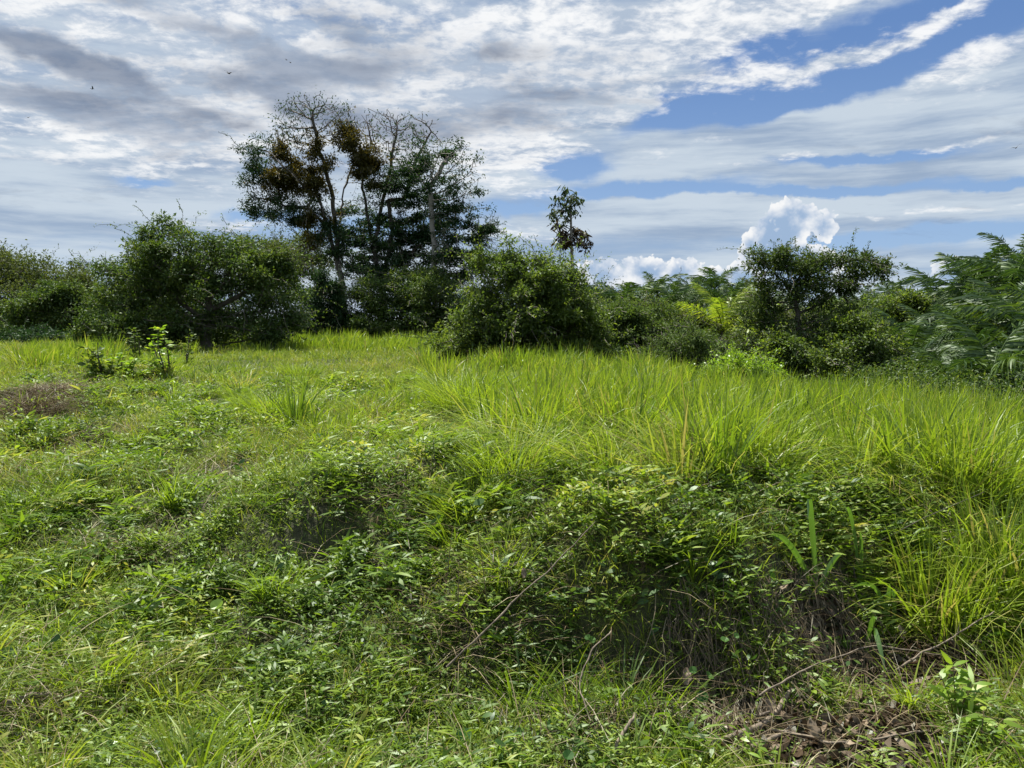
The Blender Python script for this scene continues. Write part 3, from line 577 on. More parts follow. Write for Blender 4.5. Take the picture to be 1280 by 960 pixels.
def tree(name, label, cat, base, path, bl, D, crown, nleaf, lsize, spread, step=None, dk=None, r0=.008, ex=2.3, bark='bark', dens=1.0, group=None, asp=.42, quad=True,
         up=.25, depth=1.0, extra=None, trunk_cut=.035, crown_name='crown', flatk=0., tiponly=True, trunk_max=None, shoots=380, slen=1.5, limbs_=None):
    """path = list of world points of the main stem; bl = crown ellipsoids; extra = [(indices, material, part name)] for differently coloured clumps"""
    base = np.asarray(base, float); k = D / F
    att, own = blobpts(bl, D, dens, depth, .45 if flatk else 1.0)
    step = step or 5.5 * k; dk = dk or step * 1.4
    pts = [base]; par = [-1]
    for q in path:
        q = np.asarray(q, float); s0 = pts[-1]; n = max(1, int(np.linalg.norm(q - s0) / (step * 1.2)))
        for m in range(1, n + 1): pts.append(s0 + (q - s0) * m / n + rs.normal(size=3) * step * .12); par.append(len(pts) - 2)
    for (i0, q_) in (limbs_ or []):                       # hand placed main limbs, i0 = share of the stem where they leave
        prev = int(i0 * (len(pts) - 1)) if i0 <= 1 else len(pts) - 1; s0 = pts[prev]
        for q in q_:
            q = np.asarray(q, float); n = max(1, int(np.linalg.norm(q - s0) / (step * 1.2)))
            for m in range(1, n + 1): pts.append(s0 + (q - s0) * m / n + rs.normal(size=3) * step * .14); par.append(prev); prev = len(pts) - 1
            s0 = pts[-1]
    nodes, par = colonize(att, pts, par, step, dk)
    r, ch = radii(nodes, par, r0, ex)
    if trunk_max: 
        f = trunk_max / r[0]; r = np.where(r > r0 * 1.2, r0 + (r - r0) * (trunk_max - r0) / (r[0] - r0), r)
    root = thing(name, label, cat, base, group=group)
    tb = MB(); limbs(tb, nodes, par, r, r >= trunk_cut, 8); tb.shift(base); tb.build('trunk', M[bark], root, smooth=True)
    bb = MB(); limbs(bb, nodes, par, r, r < trunk_cut, 4)
    # leaves round the thin nodes, more of them where the blob asks for it
    thin = np.where((r < r0 * 2.6))[0]
    # nearest blob owner of a node
    cs = np.array([at(b[0], b[1], D + (b[5] if len(b) > 5 else 0)) for b in bl]); ra = np.array([[b[2] * k, (b[2] * .75 + b[3] * .25) * k * depth, b[3] * k] for b in bl])
    dist = np.linalg.norm((nodes[thin][:, None] - cs[None]) / ra[None], axis=2); ow = dist.argmin(1)
    wt = np.array([b[4] if len(b) > 4 else 1. for b in bl])[ow] * (dist.min(1) < 1.35)
    wt = wt * (ch[thin] == 0) * 1.6 + wt * .35
    wt = wt * np.exp(1.0 * rs.normal(size=len(thin)))
    if wt.sum() == 0: return root, nodes, par
    prob = wt / wt.sum(); pick = rs.choice(len(thin), nleaf, p=prob)
    clump = rs.rand(len(thin)); jit = rs.normal(size=(nleaf, 3)) * spread * np.array([1, 1, .65 if not flatk else .38])
    P = nodes[thin][pick] + jit
    cc = (base + nodes.max(0)) / 2; Dv = norm(norm(P - nodes[thin][pick] + 1e-4) * .9 + 0 * cc + rs.normal(size=(nleaf, 3)) * .7 + np.array([0, 0, -up]))
    Nn = norm(np.array([0, 0, 1.]) + rs.normal(size=(nleaf, 3)) * .65)
    L_ = lsize * (.6 + .8 * rs.rand(nleaf)); T = np.clip(.48 + .15 * rs.normal(size=nleaf) + .22 * (clump[pick] - .5), 0, 1)
    grp = {}
    for (ids, mat, nm_) in (extra or []):
        for q in ids: grp[q] = (mat, nm_)
    owp = ow[pick]
    # leafy shoots sticking out of the crown so that its outline is never smooth
    tips = thin[(ch[thin] == 0) & (wt > 0)]; towner = ow[(ch[thin] == 0) & (wt > 0)]
    if shoots and len(tips):
        tw = wt[(ch[thin] == 0) & (wt > 0)]; bw = np.array([b[4] if len(b) > 4 else 1. for b in bl])[towner]; pw = np.where(bw < .2, 0, bw); q = rs.choice(len(tips), min(shoots, len(tips) * 3), p=pw / pw.sum()); b = nodes[tips[q]]; ctr = cs[towner[q]]; d = norm(norm(b - ctr) + rs.normal(size=b.shape) * .45 + np.array([0, 0, .35]))
        sl_ = D * .020 * slen * (.3 + 1.3 * rs.rand(len(q)) ** 2); kk = 16
        f = np.linspace(.15, 1, kk)[None, :, None]; c = b[:, None] + d[:, None] * sl_[:, None, None] * f + np.array([0, 0, -1.]) * (sl_[:, None, None] * .25 * f ** 2) + rs.normal(size=(len(q), kk, 3)) * lsize * .35
        st = c[:, ::3]; ww = np.array([.004, 0, .004]) * D / 20; bb.strips(np.stack([st - ww, st + ww], 2), np.full(len(q), .5))
        n2 = len(q) * kk; P = np.concatenate([P, c.reshape(-1, 3)]); d2 = norm(np.repeat(d, kk, 0) * .5 + rs.normal(size=(n2, 3)) * .8); Dv = np.concatenate([Dv, d2]); Nn = np.concatenate([Nn, norm(np.array([0, 0, 1.]) + rs.normal(size=(n2, 3)) * .6)])
        L_ = np.concatenate([L_, lsize * rs.uniform(.5, 1.1, n2)]); T = np.concatenate([T, np.clip(.6 + .15 * rs.normal(size=n2), 0, 1)]); owp = np.concatenate([owp, np.repeat(towner[q], kk)])
    done = np.zeros(len(P), bool); parts = []
    for key in set(grp.values()):
        sel = np.isin(owp, [q for q in grp if grp[q] == key]); parts.append((key[0], key[1], sel)); done |= sel
    parts.append((crown, crown_name, ~done)); bb.shift(base); bb.build('branches', M[bark], root)
    for (mat, nm_, sel) in parts:
        if not sel.any(): continue
        mb = MB(); leafquad(mb, P[sel], Dv[sel], Nn[sel], L_[sel], L_[sel] * asp, T[sel]); mb.shift(base); mb.build(nm_, M[mat], root)
    return root, nodes, par
def gz(x, y): return float(height(np.array([x]), np.array([y]))[0])
def foot(px, D, dz=-.1):
    x = (px - CX) / F / (cp + 0) * D; return np.array([x, D, gz(x, D) + dz])
K_ = 1.0
# the big bushy tree on the left
D = 24
b0 = foot(262, D)
tree('bushy_tree', 'big round dark green bushy tree with low spreading limbs on the left crest', 'tree', b0, [at(255, 412, D), at(262, 385, D)],
     [(205, 312, 42, 34, 1.0), (250, 330, 50, 38, 1.2), (190, 350, 55, 40, 1.2), (305, 345, 55, 42, 1.3), (340, 370, 36, 40, 1.2), (150, 385, 42, 40, 1.2, 1), (230, 375, 70, 40, 1.2), (120, 405, 26, 26, 1, 1), (285, 310, 22, 16, .7), (200, 285, 26, 10, .6), (145, 335, 20, 16, .8), (330, 405, 45, 26, .9), (280, 296, 10, 7, .4), (185, 410, 60, 22, 1.0, -1), (240, 415, 60, 18, .9), (310, 418, 50, 16, .9, 1.5), (150, 418, 50, 14, 1, 1)],
     D, 'bush', int(88000 * K_), .10, .14, shoots=700, slen=1.9, trunk_cut=.045, dens=.9, ex=2.1)
# brown-olive wood at the far left
D = 46
tree('domed_tree', 'wide brownish olive domed tree at the far left edge', 'tree', foot(15, D), [at(15, 395, D)], [(10, 335, 60, 28, 1), (60, 350, 50, 30, 1), (-50, 340, 60, 38, 1), (15, 375, 80, 40, 1), (95, 362, 30, 24, 1), (60, 395, 70, 34, 1), (-60, 390, 60, 40, 1)], D, 'olive', int(60000 * K_), .17, .28, dens=.8, trunk_cut=.09, r0=.014)
D = 37
tree('leafy_tree', 'mid green leafy tree in front of the olive wood, left of the bushy tree', 'tree', foot(65, D), [at(65, 400, D)], [(60, 385, 30, 28, 1), (82, 372, 24, 20, 1), (40, 400, 34, 26, 1), (95, 400, 26, 28, 1), (66, 362, 14, 12, .8)], D, 'bush', int(26000 * K_), .14, .2, dens=1.2, trunk_cut=.06)
tree('low_bush', 'dark low bush at the foot of the far left wood', 'bush', foot(20, 31), [at(20, 432, 31)], [(10, 428, 40, 14, 1), (55, 425, 40, 14, 1), (-30, 425, 30, 16, 1)], 31, 'dark', int(9000 * K_), .12, .15, dens=1.5)
D = 42
tree('umbrella_tree', 'flat topped olive tree showing between the bushy tree and the tallest tree', 'tree', foot(330, D), [at(335, 360, D)], [(345, 310, 45, 14, 1), (320, 325, 40, 14, .9), (365, 330, 40, 18, 1), (310, 305, 18, 9, .7), (350, 350, 40, 20, .9), (385, 310, 20, 14, .8)], D, 'olive', int(22000 * K_), .15, .22, dens=1.4, trunk_cut=.06)
# tallest tree, left stem: rusty clumps and bare twig fan
D = 36
VL = [(355, 212, 20, 34, 1.6), (342, 238, 13, 20, 1.3), (400, 205, 14, 32, 1.1), (397, 168, 9, 20, .8), (424, 160, 15, 10, 1.2), (440, 180, 18, 16, 1.5), (459, 203, 18, 20, 1.6), (470, 215, 12, 16, .8), (388, 232, 18, 18, 1.4), (393, 285, 22, 24, 1.2), (376, 190, 9, 14, .7)]
OT = [(388, 135, 38, 18, .035), (412, 150, 30, 22, .025), (325, 200, 22, 26, .35), (312, 240, 14, 22, .4), (328, 172, 12, 8, .6), (345, 262, 34, 18, .5), (380, 260, 26, 20, .5), (412, 300, 22, 22, .6), (365, 162, 26, 22, .05)]
tree('leaning_tree', 'tallest tree with leaning pale stem, rusty leaf clumps and bare twigs on top', 'tree', foot(432, D), [at(430, 380, D), at(425, 330, D), at(408, 275, D), at(392, 235, D)], VL + OT, D, 'dark', int(44000 * K_), .12, .15, dens=1.7, bark='bark', limbs_=[(.45, [at(400, 250, D), at(372, 225, D - .5), at(350, 205, D - 1)]), (.6, [at(415, 240, D + .5), at(400, 190, D + .4), at(392, 150, D)]), (.5, [at(388, 262, D), at(345, 255, D + .6)]), (.62, [at(430, 235, D + .8), at(448, 195, D + 1)])],
     extra=[(range(len(VL)), 'vine', 'rusty_clumps')], r0=.011, step=.20, trunk_cut=.05, ex=2.2)
D = 37.5
tree('twiggy_tree', 'dark layered tree with a wide fan of bare twigs right of the leaning tree', 'tree', foot(478, D), [at(478, 370, D), at(490, 290, D), at(484, 245, D)],
     [(500, 168, 46, 24, .03), (470, 160, 34, 20, .03), (520, 190, 40, 28, .04), (498, 150, 50, 12, .02), (478, 172, 9, 9, .6), (480, 225, 26, 18, 1.2), (510, 245, 34, 22, 1.2), (455, 270, 30, 20, 1), (500, 285, 52, 26, 1.3), (540, 262, 26, 20, 1), (465, 310, 45, 24, 1.3), (530, 310, 45, 28, 1.3), (500, 345, 60, 26, 1.2), (440, 330, 30, 16, .8), (445, 250, 14, 8, .7), (520, 215, 14, 10, .8)],
     D, 'dark', int(50000 * K_), .13, .15, dens=1.5, flatk=1, limbs_=[(.4, [at(462, 280, D), at(452, 235, D), at(465, 180, D)]), (.5, [at(505, 250, D), at(520, 200, D), at(540, 165, D)]), (.55, [at(486, 215, D), at(495, 165, D)]), (.35, [at(520, 310, D - 1), at(555, 290, D - 1.5)])], r0=.012, step=.22, trunk_cut=.05, ex=2.2)
D = 35
tree('pale_trunk_tree', 'thin tree with straight pale trunk and sparse leaves at the right of the tall group', 'tree', foot(543, D), [at(543, 360, D), at(541, 290, D), at(538, 235, D)],
     [(560, 205, 40, 24, .05), (575, 225, 26, 26, .06), (530, 200, 26, 20, .35), (515, 212, 16, 14, .7), (545, 235, 36, 20, .5), (570, 262, 34, 14, .8), (585, 290, 36, 12, 1.1), (575, 318, 40, 12, 1.1), (595, 330, 24, 10, 1), (598, 240, 10, 6, .6), (565, 345, 34, 14, .9), (608, 262, 12, 6, .3), (571, 180, 12, 8, .3)],
     D, 'dark', int(20000 * K_), .13, .14, dens=1.5, flatk=1, bark='barkpale', r0=.010, step=.21, trunk_cut=.04, ex=2.3)
D = 32
tree('dense_dark_bush', 'dense blackish green rounded bush under the leaning tree', 'bush', foot(402, D), [at(402, 410, D)], [(402, 365, 24, 26, 1), (395, 392, 32, 28, 1), (415, 385, 24, 30, 1), (375, 400, 24, 24, .9)], D, 'dark', int(30000 * K_), .085, .13, dens=1.4)
D = 33.5
tree('dark_undergrowth_tree', 'broad dark understorey tree below the twiggy tree', 'tree', foot(500, D), [at(500, 400, D)], [(470, 370, 40, 24, 1), (520, 360, 44, 26, 1), (455, 395, 40, 24, 1), (500, 395, 60, 26, 1), (555, 390, 36, 34, 1), (545, 355, 26, 18, .8), (440, 365, 20, 16, .8), (575, 405, 22, 24, .9), (430, 400, 30, 24, 1), (480, 410, 50, 18, 1), (540, 410, 40, 18, 1)], D, 'bush', int(50000 * K_), .11, .17, dens=1.2)
# middle bush and the scrub right of it
D = 17.5
tree('middle_bush', 'tall leafy green bush in the centre with crooked low limbs', 'bush', foot(652, D, -.15), [at(650, 450, D), at(655, 420, D)],
     [(615, 338, 26, 26, 1), (640, 360, 40, 34, 1.2), (690, 342, 26, 20, 1.0), (680, 365, 44, 34, 1.3), (712, 375, 26, 28, 1.1), (600, 400, 36, 36, 1.1), (650, 400, 60, 36, 1.3), (705, 405, 40, 34, 1.1), (580, 430, 36, 26, 1), (620, 440, 50, 18, .8), (636, 310, 8, 12, .5), (676, 318, 12, 10, .5), (745, 420, 22, 30, .7)],
     D, 'bushmid', int(56000 * K_), .085, .09, shoots=650, slen=2.3, dens=1.2, r0=.006, trunk_cut=.03)
D = 19.5
tree('scrubby_bush', 'scrubby olive bush with bare tangled branches right of the middle bush', 'bush', foot(775, D, -.2), [at(765, 445, D)], [(770, 405, 44, 24, 1), (800, 420, 40, 28, 1), (735, 425, 36, 26, .6), (770, 440, 60, 22, .7), (820, 405, 30, 24, .9), (760, 385, 22, 12, .8), (700, 440, 50, 16, .25)], D, 'fern', int(30000 * K_), .085, .12, dens=1.3, r0=.006)
D = 16.5
tree('pale_feathery_bush', 'pale olive feathery bush with drooping sprays before the yellow palm', 'bush', foot(862, D, -.3), [at(862, 450, D)], [(862, 432, 32, 16, 1.2), (845, 450, 36, 18, 1), (885, 448, 28, 20, 1), (865, 465, 44, 16, 1), (825, 458, 20, 16, .8)], D, 'fern', int(16000 * K_), .09, .10, dens=2, asp=.22, up=.7, r0=.005)
D = 12.6
tree('bright_shrub', 'small bright yellow green shrub on the edge of the tall grass', 'shrub', foot(930, D, -.1), [at(930, 480, D)], [(930, 462, 30, 18, 1), (910, 472, 26, 16, 1), (950, 470, 24, 18, 1), (930, 482, 40, 16, 1), (924, 447, 10, 7, .7)], D, 'bright', int(13000 * K_), .06, .07, dens=2, r0=.004, trunk_cut=.012)
# right tree with thin crooked trunk
D = 16
tree('crooked_tree', 'open crowned tree with reddish tinge and one long branch reaching right', 'tree', foot(1003, D, -.3), [at(1000, 450, D), at(998, 405, D), at(994, 370, D)],
     [(962, 328, 26, 14, .9), (948, 315, 12, 9, .7), (985, 335, 28, 20, 1), (1010, 345, 34, 22, 1), (975, 360, 40, 16, .9), (1055, 325, 32, 11, .9), (1085, 332, 30, 12, .9), (1070, 352, 30, 9, .8), (1105, 345, 14, 6, .6), (1035, 360, 34, 16, .9), (985, 392, 44, 20, .4), (1040, 395, 44, 20, .45), (955, 400, 30, 22, .5), (1000, 430, 70, 22, .5), (975, 312, 10, 6, .5)],
     D, 'rbush', int(20000 * K_), .075, .085, dens=1.5, r0=.0055, trunk_cut=.02, ex=2.15)
D = 15
tree('dark_hedge_bush', 'dark dense bush around the foot of the crooked tree', 'bush', foot(1035, D, -.3), [at(1035, 470, D)], [(1020, 445, 50, 24, 1), (1070, 440, 44, 34, 1), (985, 455, 34, 26, 1), (1050, 468, 70, 22, 1), (1095, 460, 34, 28, 1), (1080, 415, 30, 18, .7)], D, 'bushmid', int(34000 * K_), .07, .09, dens=1.5, r0=.005)
D = 23
tree('green_backdrop_tree', 'mid green tree in the gap between the crooked tree and the palms', 'tree', foot(1120, D), [at(1120, 420, D)], [(1128, 385, 26, 16, 1), (1095, 395, 34, 18, 1), (1140, 400, 26, 22, 1), (1110, 425, 50, 28, 1), (1150, 430, 30, 26, 1), (1060, 390, 40, 14, .9)], D, 'bushmid', int(30000 * K_), .10, .13, dens=1.3)
D = 25
tree('olive_backdrop_tree', 'low olive tree between the scrubby bush and the crooked tree', 'tree', foot(930, D), [at(930, 420, D)], [(940, 385, 30, 16, 1), (960, 400, 30, 24, 1), (915, 410, 40, 20, .9), (840, 400, 40, 18, 1), (870, 415, 50, 20, 1), (800, 395, 34, 14, 1)], D, 'olive', int(30000 * K_), .10, .14, dens=1.3)
# slim tree with an umbrella of drooping leaves and a dark hanging skirt
def slim_tree():
    D = 30; base = foot(717, D); root = thing('slim_tree', 'slim bare stemmed tree with a small leaf umbrella and a dark hanging clump', 'tree', base)
    mb = MB(); top = at(713, 250, D); mid = at(715, 330, D); tube(mb, [base, base * .5 + mid * .5 + np.array([.05, 0, 0]), mid, at(714, 290, D), top], [.09, .075, .06, .05, .03], 8); mb.shift(base); mb.build('trunk', M['barkpale'], root, smooth=True)
    for (mat, nmn, spots, ls) in (('cecro', 'crown', [(706, 243, 9), (698, 250, 8), (716, 246, 8), (722, 255, 6), (693, 260, 7), (703, 265, 9), (719, 266, 6), (695, 270, 5), (712, 258, 9), (708, 274, 5)], .27), ('cecrod', 'dark_skirt', [(703, 288, 8), (717, 286, 9), (729, 290, 7), (706, 297, 8), (723, 297, 7), (701, 300, 5), (732, 302, 4), (712, 302, 5), (699, 281, 5)], .33)):
        mb = MB(); br = MB()
        for (px, py, r) in spots:
            for q in range(2):
                c = at(713 + (px - 713) * 1.0, 270 + (py - 270) * 1.1, D + rs.uniform(-.5, .5)) + rs.normal(size=3) * .06; j = at(714, py + 6, D)
                tube(br, [j, (j + c) / 2 + np.array([0, 0, .05]), c], [.014, .010, .007], 4)
                n = 17 if ls < .3 else 30; a = rs.rand(n) * 6.283; d = np.stack([np.cos(a), np.sin(a), -.1 - .9 * rs.rand(n)], -1) if ls < .4 else np.stack([np.cos(a) * .5, np.sin(a) * .5, -1 - rs.rand(n)], -1)
                leaves(mb, c + rs.normal(size=(n, 3)) * .09, d, norm(np.array([0, 0, 1.]) + .3 * rs.normal(size=(n, 3))), ls * (.6 + .6 * rs.rand(n)) * r / 8, .085 * (.7 + .5 * rs.rand(n)), rs.rand(n), curl=.3)
        mb.shift(base); mb.build(nmn, M[mat], root); br.shift(base); br.build('branches', M['bark'], root)
slim_tree()
# ------------------------------------------------------------------ palms
def frond_mesh(L, n, ll, lw, droop, rseed, mat, name='frond'):
    r = np.random.RandomState(rseed); mb = MB(); t = np.linspace(0, 1, 14)
    arc = lambda t: np.stack([L * (t - droop * .22 * t ** 2.5), 0 * t, L * (.10 * t - droop * .62 * t ** 2.3)], -1)
    tube(mb, arc(t), np.linspace(.035, .006, 14), 4, .6)
    u = np.linspace(.14, .99, n); P = arc(u); T = norm(arc(u + .01) - P)
    for s in (-1, 1):
        m = n; a = r.normal(size=m) * .14; side = np.array([0, s, 0.])
        d = norm(T * (.25 + .55 * u[:, None] ** 2) + side * (1.0 - .35 * u[:, None]) + np.array([0, 0, 1.]) * (.1 + .38 * r.normal(size=m))[:, None])
        Lh = ll * (np.sin(np.pi * (u * .82 + .14)) ** .6) * (.85 + .3 * r.rand(m)); N_ = norm(np.array([0, 0, 1.]) + .3 * r.normal(size=(m, 3)))
        S_ = norm(np.cross(d, N_)); st = np.linspace(0, 1, 5)[None, :, None]
        c = P[:, None] + d[:, None] * Lh[:, None, None] * (st - .12 * st ** 3) + np.array([0, 0, -1.]) * Lh[:, None, None] * (.35 + .75 * r.rand(m))[:, None, None] * st ** 1.6
        w_ = lw * .5 * np.array([.5, 1, .85, .5, .06])[None, :, None]
        mb.strips(np.stack([c - S_[:, None] * w_, c + S_[:, None] * w_], 2), np.clip(.5 + .18 * r.normal(size=m), 0, 1))
    return mb
FR = {}
def frond_data(kind):
    if kind not in FR:
        L, n, ll, lw, droop, mat = {'big0': (3.4, 34, .80, .085, 1.1, 'palm'), 'big1': (3.1, 32, .75, .085, 1.7, 'palm'), 'big2': (3.5, 34, .75, .08, .7, 'palm'), 'y0': (2.2, 44, .48, .032, .55, 'ypalm'), 'y1': (2.0, 40, .45, .032, .9, 'ypalm')}[kind]
        o = frond_mesh(L, n, ll, lw, droop, hash(kind) % 97 if False else {'big0': 1, 'big1': 2, 'big2': 3, 'y0': 4, 'y1': 5}[kind], mat).build('frond', M[mat]); FR[kind] = o.data; bpy.data.objects.remove(o)
    return FR[kind]
def palm(label, px, py, D, sc=1.0, n=26, young=False, up=0.25, group='oil palms at the right', name='oil_palm', tilt=0.):
    """py is the height of the crown's heart in the reference"""
    c = at(px, py, D); base = np.array([c[0], D, min(gz(c[0], D), c[2] - .4) - .1]); root = thing(name, label, 'palm', base, group=group)
    mb = MB(); tube(mb, [base, base * .5 + c * .5 + rs.normal(size=3) * .04, c + [0, 0, .1]], [.26 * sc, .2 * sc, .15 * sc] if not young else [.09, .08, .06], 8); mb.shift(base); mb.build('trunk', M['bark'], root, smooth=True)
    for i in range(n):
        f = i / n; el = math.radians(76 - 98 * f ** 1.05 + rs.normal() * 7); az = i * 2.39996 + rs.normal() * .15
        kind = (['y0', 'y1'] if young else (['big2', 'big0'] if f < .4 else ['big0', 'big1']))[rs.randint(2)]
        o = bpy.data.objects.new('frond', frond_data(kind)); C.objects.link(o); o.parent = root
        o.location = Vector(c - base) + Vector((0, 0, .1 * (1 - f))); o.rotation_euler = (rs.normal() * .35, -el + (.0), az); s = sc * (.82 + .3 * rs.rand()); o.scale = (s, s, s)
    return root
PL = [(1165, 432, 21, .44, 'palm with a low crown just right of the crooked tree'), (1212, 382, 22, .54, 'palm whose crown meets the sky first from the left'), (1262, 366, 20, .54, 'highest palm of the clump at the right edge'), (1228, 440, 17, .48, 'drooping palm in front of the clump'),
      (1292, 425, 15, .50, 'nearest palm cut by the right edge'), (1240, 480, 13.2, .40, 'lowest palm with silvery fronds over the grass'), (1318, 370, 24, .62, 'palm mostly beyond the right edge'), (1180, 385, 27, .55, 'farther palm behind the clump'), (1300, 482, 13.0, .45, 'low dark palm in the lower corner of the clump'), (1135, 450, 18, .42, 'small palm hidden among bushes'),
      (1195, 455, 18.5, .46, 'arching palm low between the clump and the bushes'), (1268, 448, 14.5, .42, 'mid height palm at the right under the highest one'), (1150, 405, 25, .45, 'small upright palm rising at the left of the clump'), (1240, 400, 18.5, .52, 'palm with hanging fronds in the middle of the clump'), (1190, 490, 13.5, .32, 'small low palm at the edge of the tall grass')]
PL = [q for q in PL if 'mostly beyond' not in q[4] and 'lower corner' not in q[4] and 'middle of the clump' not in q[4] and 'low between the clump' not in q[4]]
PL += [(1225, 348, 23, .42, 'palm tip standing above the clump left of the highest one'), (1275, 335, 23, .44, 'last high palm by the right edge of the frame'), (1145, 470, 16.5, .30, 'small palm low between the dark bush and the clump'), (1215, 425, 16, .36, 'fresh green palm at the heart of the clump'), (1262, 405, 17, .40, 'palm half way up the clump near the right edge')]
for (px, py, D, s, lab) in PL: palm(lab, px, py + 4, D, s * 1.05, n=19)
palm('bright yellow green young palm standing among the dark scrub', 903, 418, 24, .82, n=17, young=True, name='young_palm', group=None)
palm('small yellow green young palm among the dark oil palms', 1240, 412, 16, .42, n=12, young=True, name='young_palm', group=None)
# distant palms over the wood: one built, the rest copied
far = palm('far palm in the row on the skyline', 765, 388, 62, .70, n=22, group='palms along the far skyline', name='distant_palm')
fb = [(795, 386, 66), (822, 378, 60), (868, 380, 64), (893, 372, 55), (920, 382, 60), (945, 388, 70), (1110, 385, 62), (840, 392, 50), (905, 396, 48), (780, 398, 50), (985, 392, 60), (1045, 392, 66), (955, 400, 46), (1075, 396, 58)]
fl_ = ['second skyline palm from the slim tree', 'third skyline palm, with pale fronds', 'skyline palm just left of the tallest far one', 'tallest of the far skyline palms, above the yellow palm', 'skyline palm right of the tallest far one', 'skyline palm just left of the crooked tree', 'far palm in the gap right of the crooked tree', 'nearer palm below the middle of the skyline', 'nearer palm behind the yellow palm', 'nearer palm at the left end of the skyline row', 'far palm behind the crown of the crooked tree', 'far palm under the long branch of the crooked tree', 'nearer palm left of the crooked trunk', 'nearer palm under the tip of the long branch']
def hgt(px, py, D): c = at(px, py, D); return c
h0 = at(765, 388, 62)
for (px, py, D), lab in zip(fb, fl_):
    o = copy_tree(far); c = at(px, py - 7, D); o.rotation_euler = (0, 0, rs.rand() * 6.28); s = .85 + .3 * rs.rand(); o.scale = (s, s, s)
    o.location = (c[0], D, c[2] - (h0[2] - far.location.z) * s); o['label'] = lab
# far rounded trees on the skyline
for (px, py, rx, ry, D, lab, mat) in [(742, 372, 30, 20, 62, 'grey green domed tree at the left end of the skyline', 'dark'), (852, 378, 16, 22, 58, 'upright dark tree between skyline palms', 'dark'), (700, 385, 30, 22, 60, 'far tree behind the middle bush', 'olive'), (1010, 395, 60, 16, 70, 'far wide tree behind the crooked tree', 'dark'), (590, 395, 40, 26, 55, 'far tree seen under the pale trunk tree', 'dark'), (930, 392, 26, 12, 52, 'far olive tree behind the yellow palm', 'olive'), (800, 402, 50, 16, 42, 'far dark tree below the palms', 'dark'), (1160, 385, 34, 18, 50, 'far tree behind the palm clump', 'dark'), (225, 390, 80, 40, 50, 'far tree behind the bushy tree', 'dark'), (120, 385, 50, 30, 52, 'far tree left of the bushy tree', 'olive')]:
    tree('distant_tree', lab, 'tree', foot(px, D), [at(px, py + ry, D)], [(px, py, rx, ry, 1), (px - rx * .5, py + ry * .4, rx * .7, ry * .8, 1), (px + rx * .5, py + ry * .5, rx * .7, ry * .8, 1)], D, mat, int(9000 * K_ + 30 * rx * K_), .22, .3, dens=1.0, r0=.02, trunk_cut=.1, group='trees along the far skyline')
# distant wood: one mass
mb = MB(); n = int(130000 * K_); D_ = 75 * (1 + 1.6 * rs.rand(n) ** 1.5); x = (rs.rand(n) * 2 - 1) * D_ * .95; g = height(x, D_); top = 4.2 + 1.3 * vnoise(x, D_, .12, 90) + .8 * vnoise(x, D_, .3, 91)
P = np.stack([x, D_, g + top * (rs.rand(n) ** .45)], -1); leafquad(mb, P, rdir(n), norm(np.array([0, 0, 1.]) + rs.normal(size=(n, 3)) * .7), .5 + .3 * rs.rand(n), .35 + .2 * rs.rand(n), np.clip(.5 + .18 * rs.normal(size=n), 0, 1))
stuff(mb.build('distant_wood', M['dark']), 'low far-off wood closing the valley behind the trees', 'wood')
# undergrowth along the crest where the field ends
mb = MB(); n = int(150000 * K_); t_ = rs.uniform(-.85, .85, n); yy = crest(t_) * np.cos(np.arctan(t_)) + rs.uniform(1.4, 6, n) * (1 + .8 * (t_ < -.1)); x = t_ * yy; top = (.55 + .45 * vnoise(x, yy, .5, 95) + .3 * vnoise(x, yy, 1.3, 96)) * (1 + .5 * (t_ < -.1)); g = height(x, yy)
P = np.stack([x, yy, g + np.clip(top, .15, 2) * rs.rand(n) ** .6], -1); s_ = .6 + .035 * yy
leafquad(mb, P, rdir(n, .4), norm(np.array([0, 0, 1.]) + rs.normal(size=(n, 3)) * .7), (.04 + .035 * rs.rand(n)) * s_, (.015 + .014 * rs.rand(n)) * s_, np.clip(.5 + .2 * rs.normal(size=n), 0, 1))
stuff(mb.build('undergrowth', M['bush']), 'tangled leafy undergrowth along the edge of the field below the trees', 'undergrowth')
# ------------------------------------------------------------------ saplings and small things in the field
def sapling(name, label, px, py, top, D=None, mat='bushmid', leaf=.12, n=70, lean=0.):
    g = ground_at(px, py); b = g + [0, 0, -.03]; c = at(px + lean, top, g[1]); root = thing(name, label, 'sapling', b, group='leafy saplings on the left slope')
    mb = MB(); tips = []
    for q in range(4):
        e = c + np.array([rs.uniform(-.25, .25) * (q > 0), rs.uniform(-.2, .2), -rs.uniform(0, .25) * (q > 0)]); m = (b + e) / 2 + rs.normal(size=3) * .05
        tt = np.linspace(0, 1, 7)[:, None]; pts = b * (1 - tt) ** 2 + 2 * m * tt * (1 - tt) + e * tt ** 2; tube(mb, pts, np.linspace(.014, .004, 7), 5); tips.append(pts)
    mb.shift(b); mb.build('stems', M['bark'], root)
    n = int(n * 1.8); mb = MB(); tp = np.concatenate([t[1:] for t in tips]); P = tp[rs.randint(len(tp), size=n)] + rs.normal(size=(n, 3)) * .035; a = rs.rand(n) * 6.283
    leaves(mb, P, np.stack([np.cos(a), np.sin(a), rs.uniform(-.1, .7, n)], -1), norm(np.array([0, 0, 1.]) + .5 * rs.normal(size=(n, 3))), leaf * (.6 + .6 * rs.rand(n)), leaf * .42 * (.7 + .5 * rs.rand(n)), np.clip(.6 + .25 * rs.normal(size=n), 0, 1), curl=.25)
    mb.shift(b); mb.build('foliage', M[mat], root)
sapling('sapling', 'leftmost leafy sapling with pale round top leaves on the left slope', 130, 470, 428, n=90, mat='bushmid')
sapling('sapling', 'bright yellow leaved low sapling between the leftmost and the twin sapling', 152, 462, 446, mat='bright', n=50, leaf=.13)
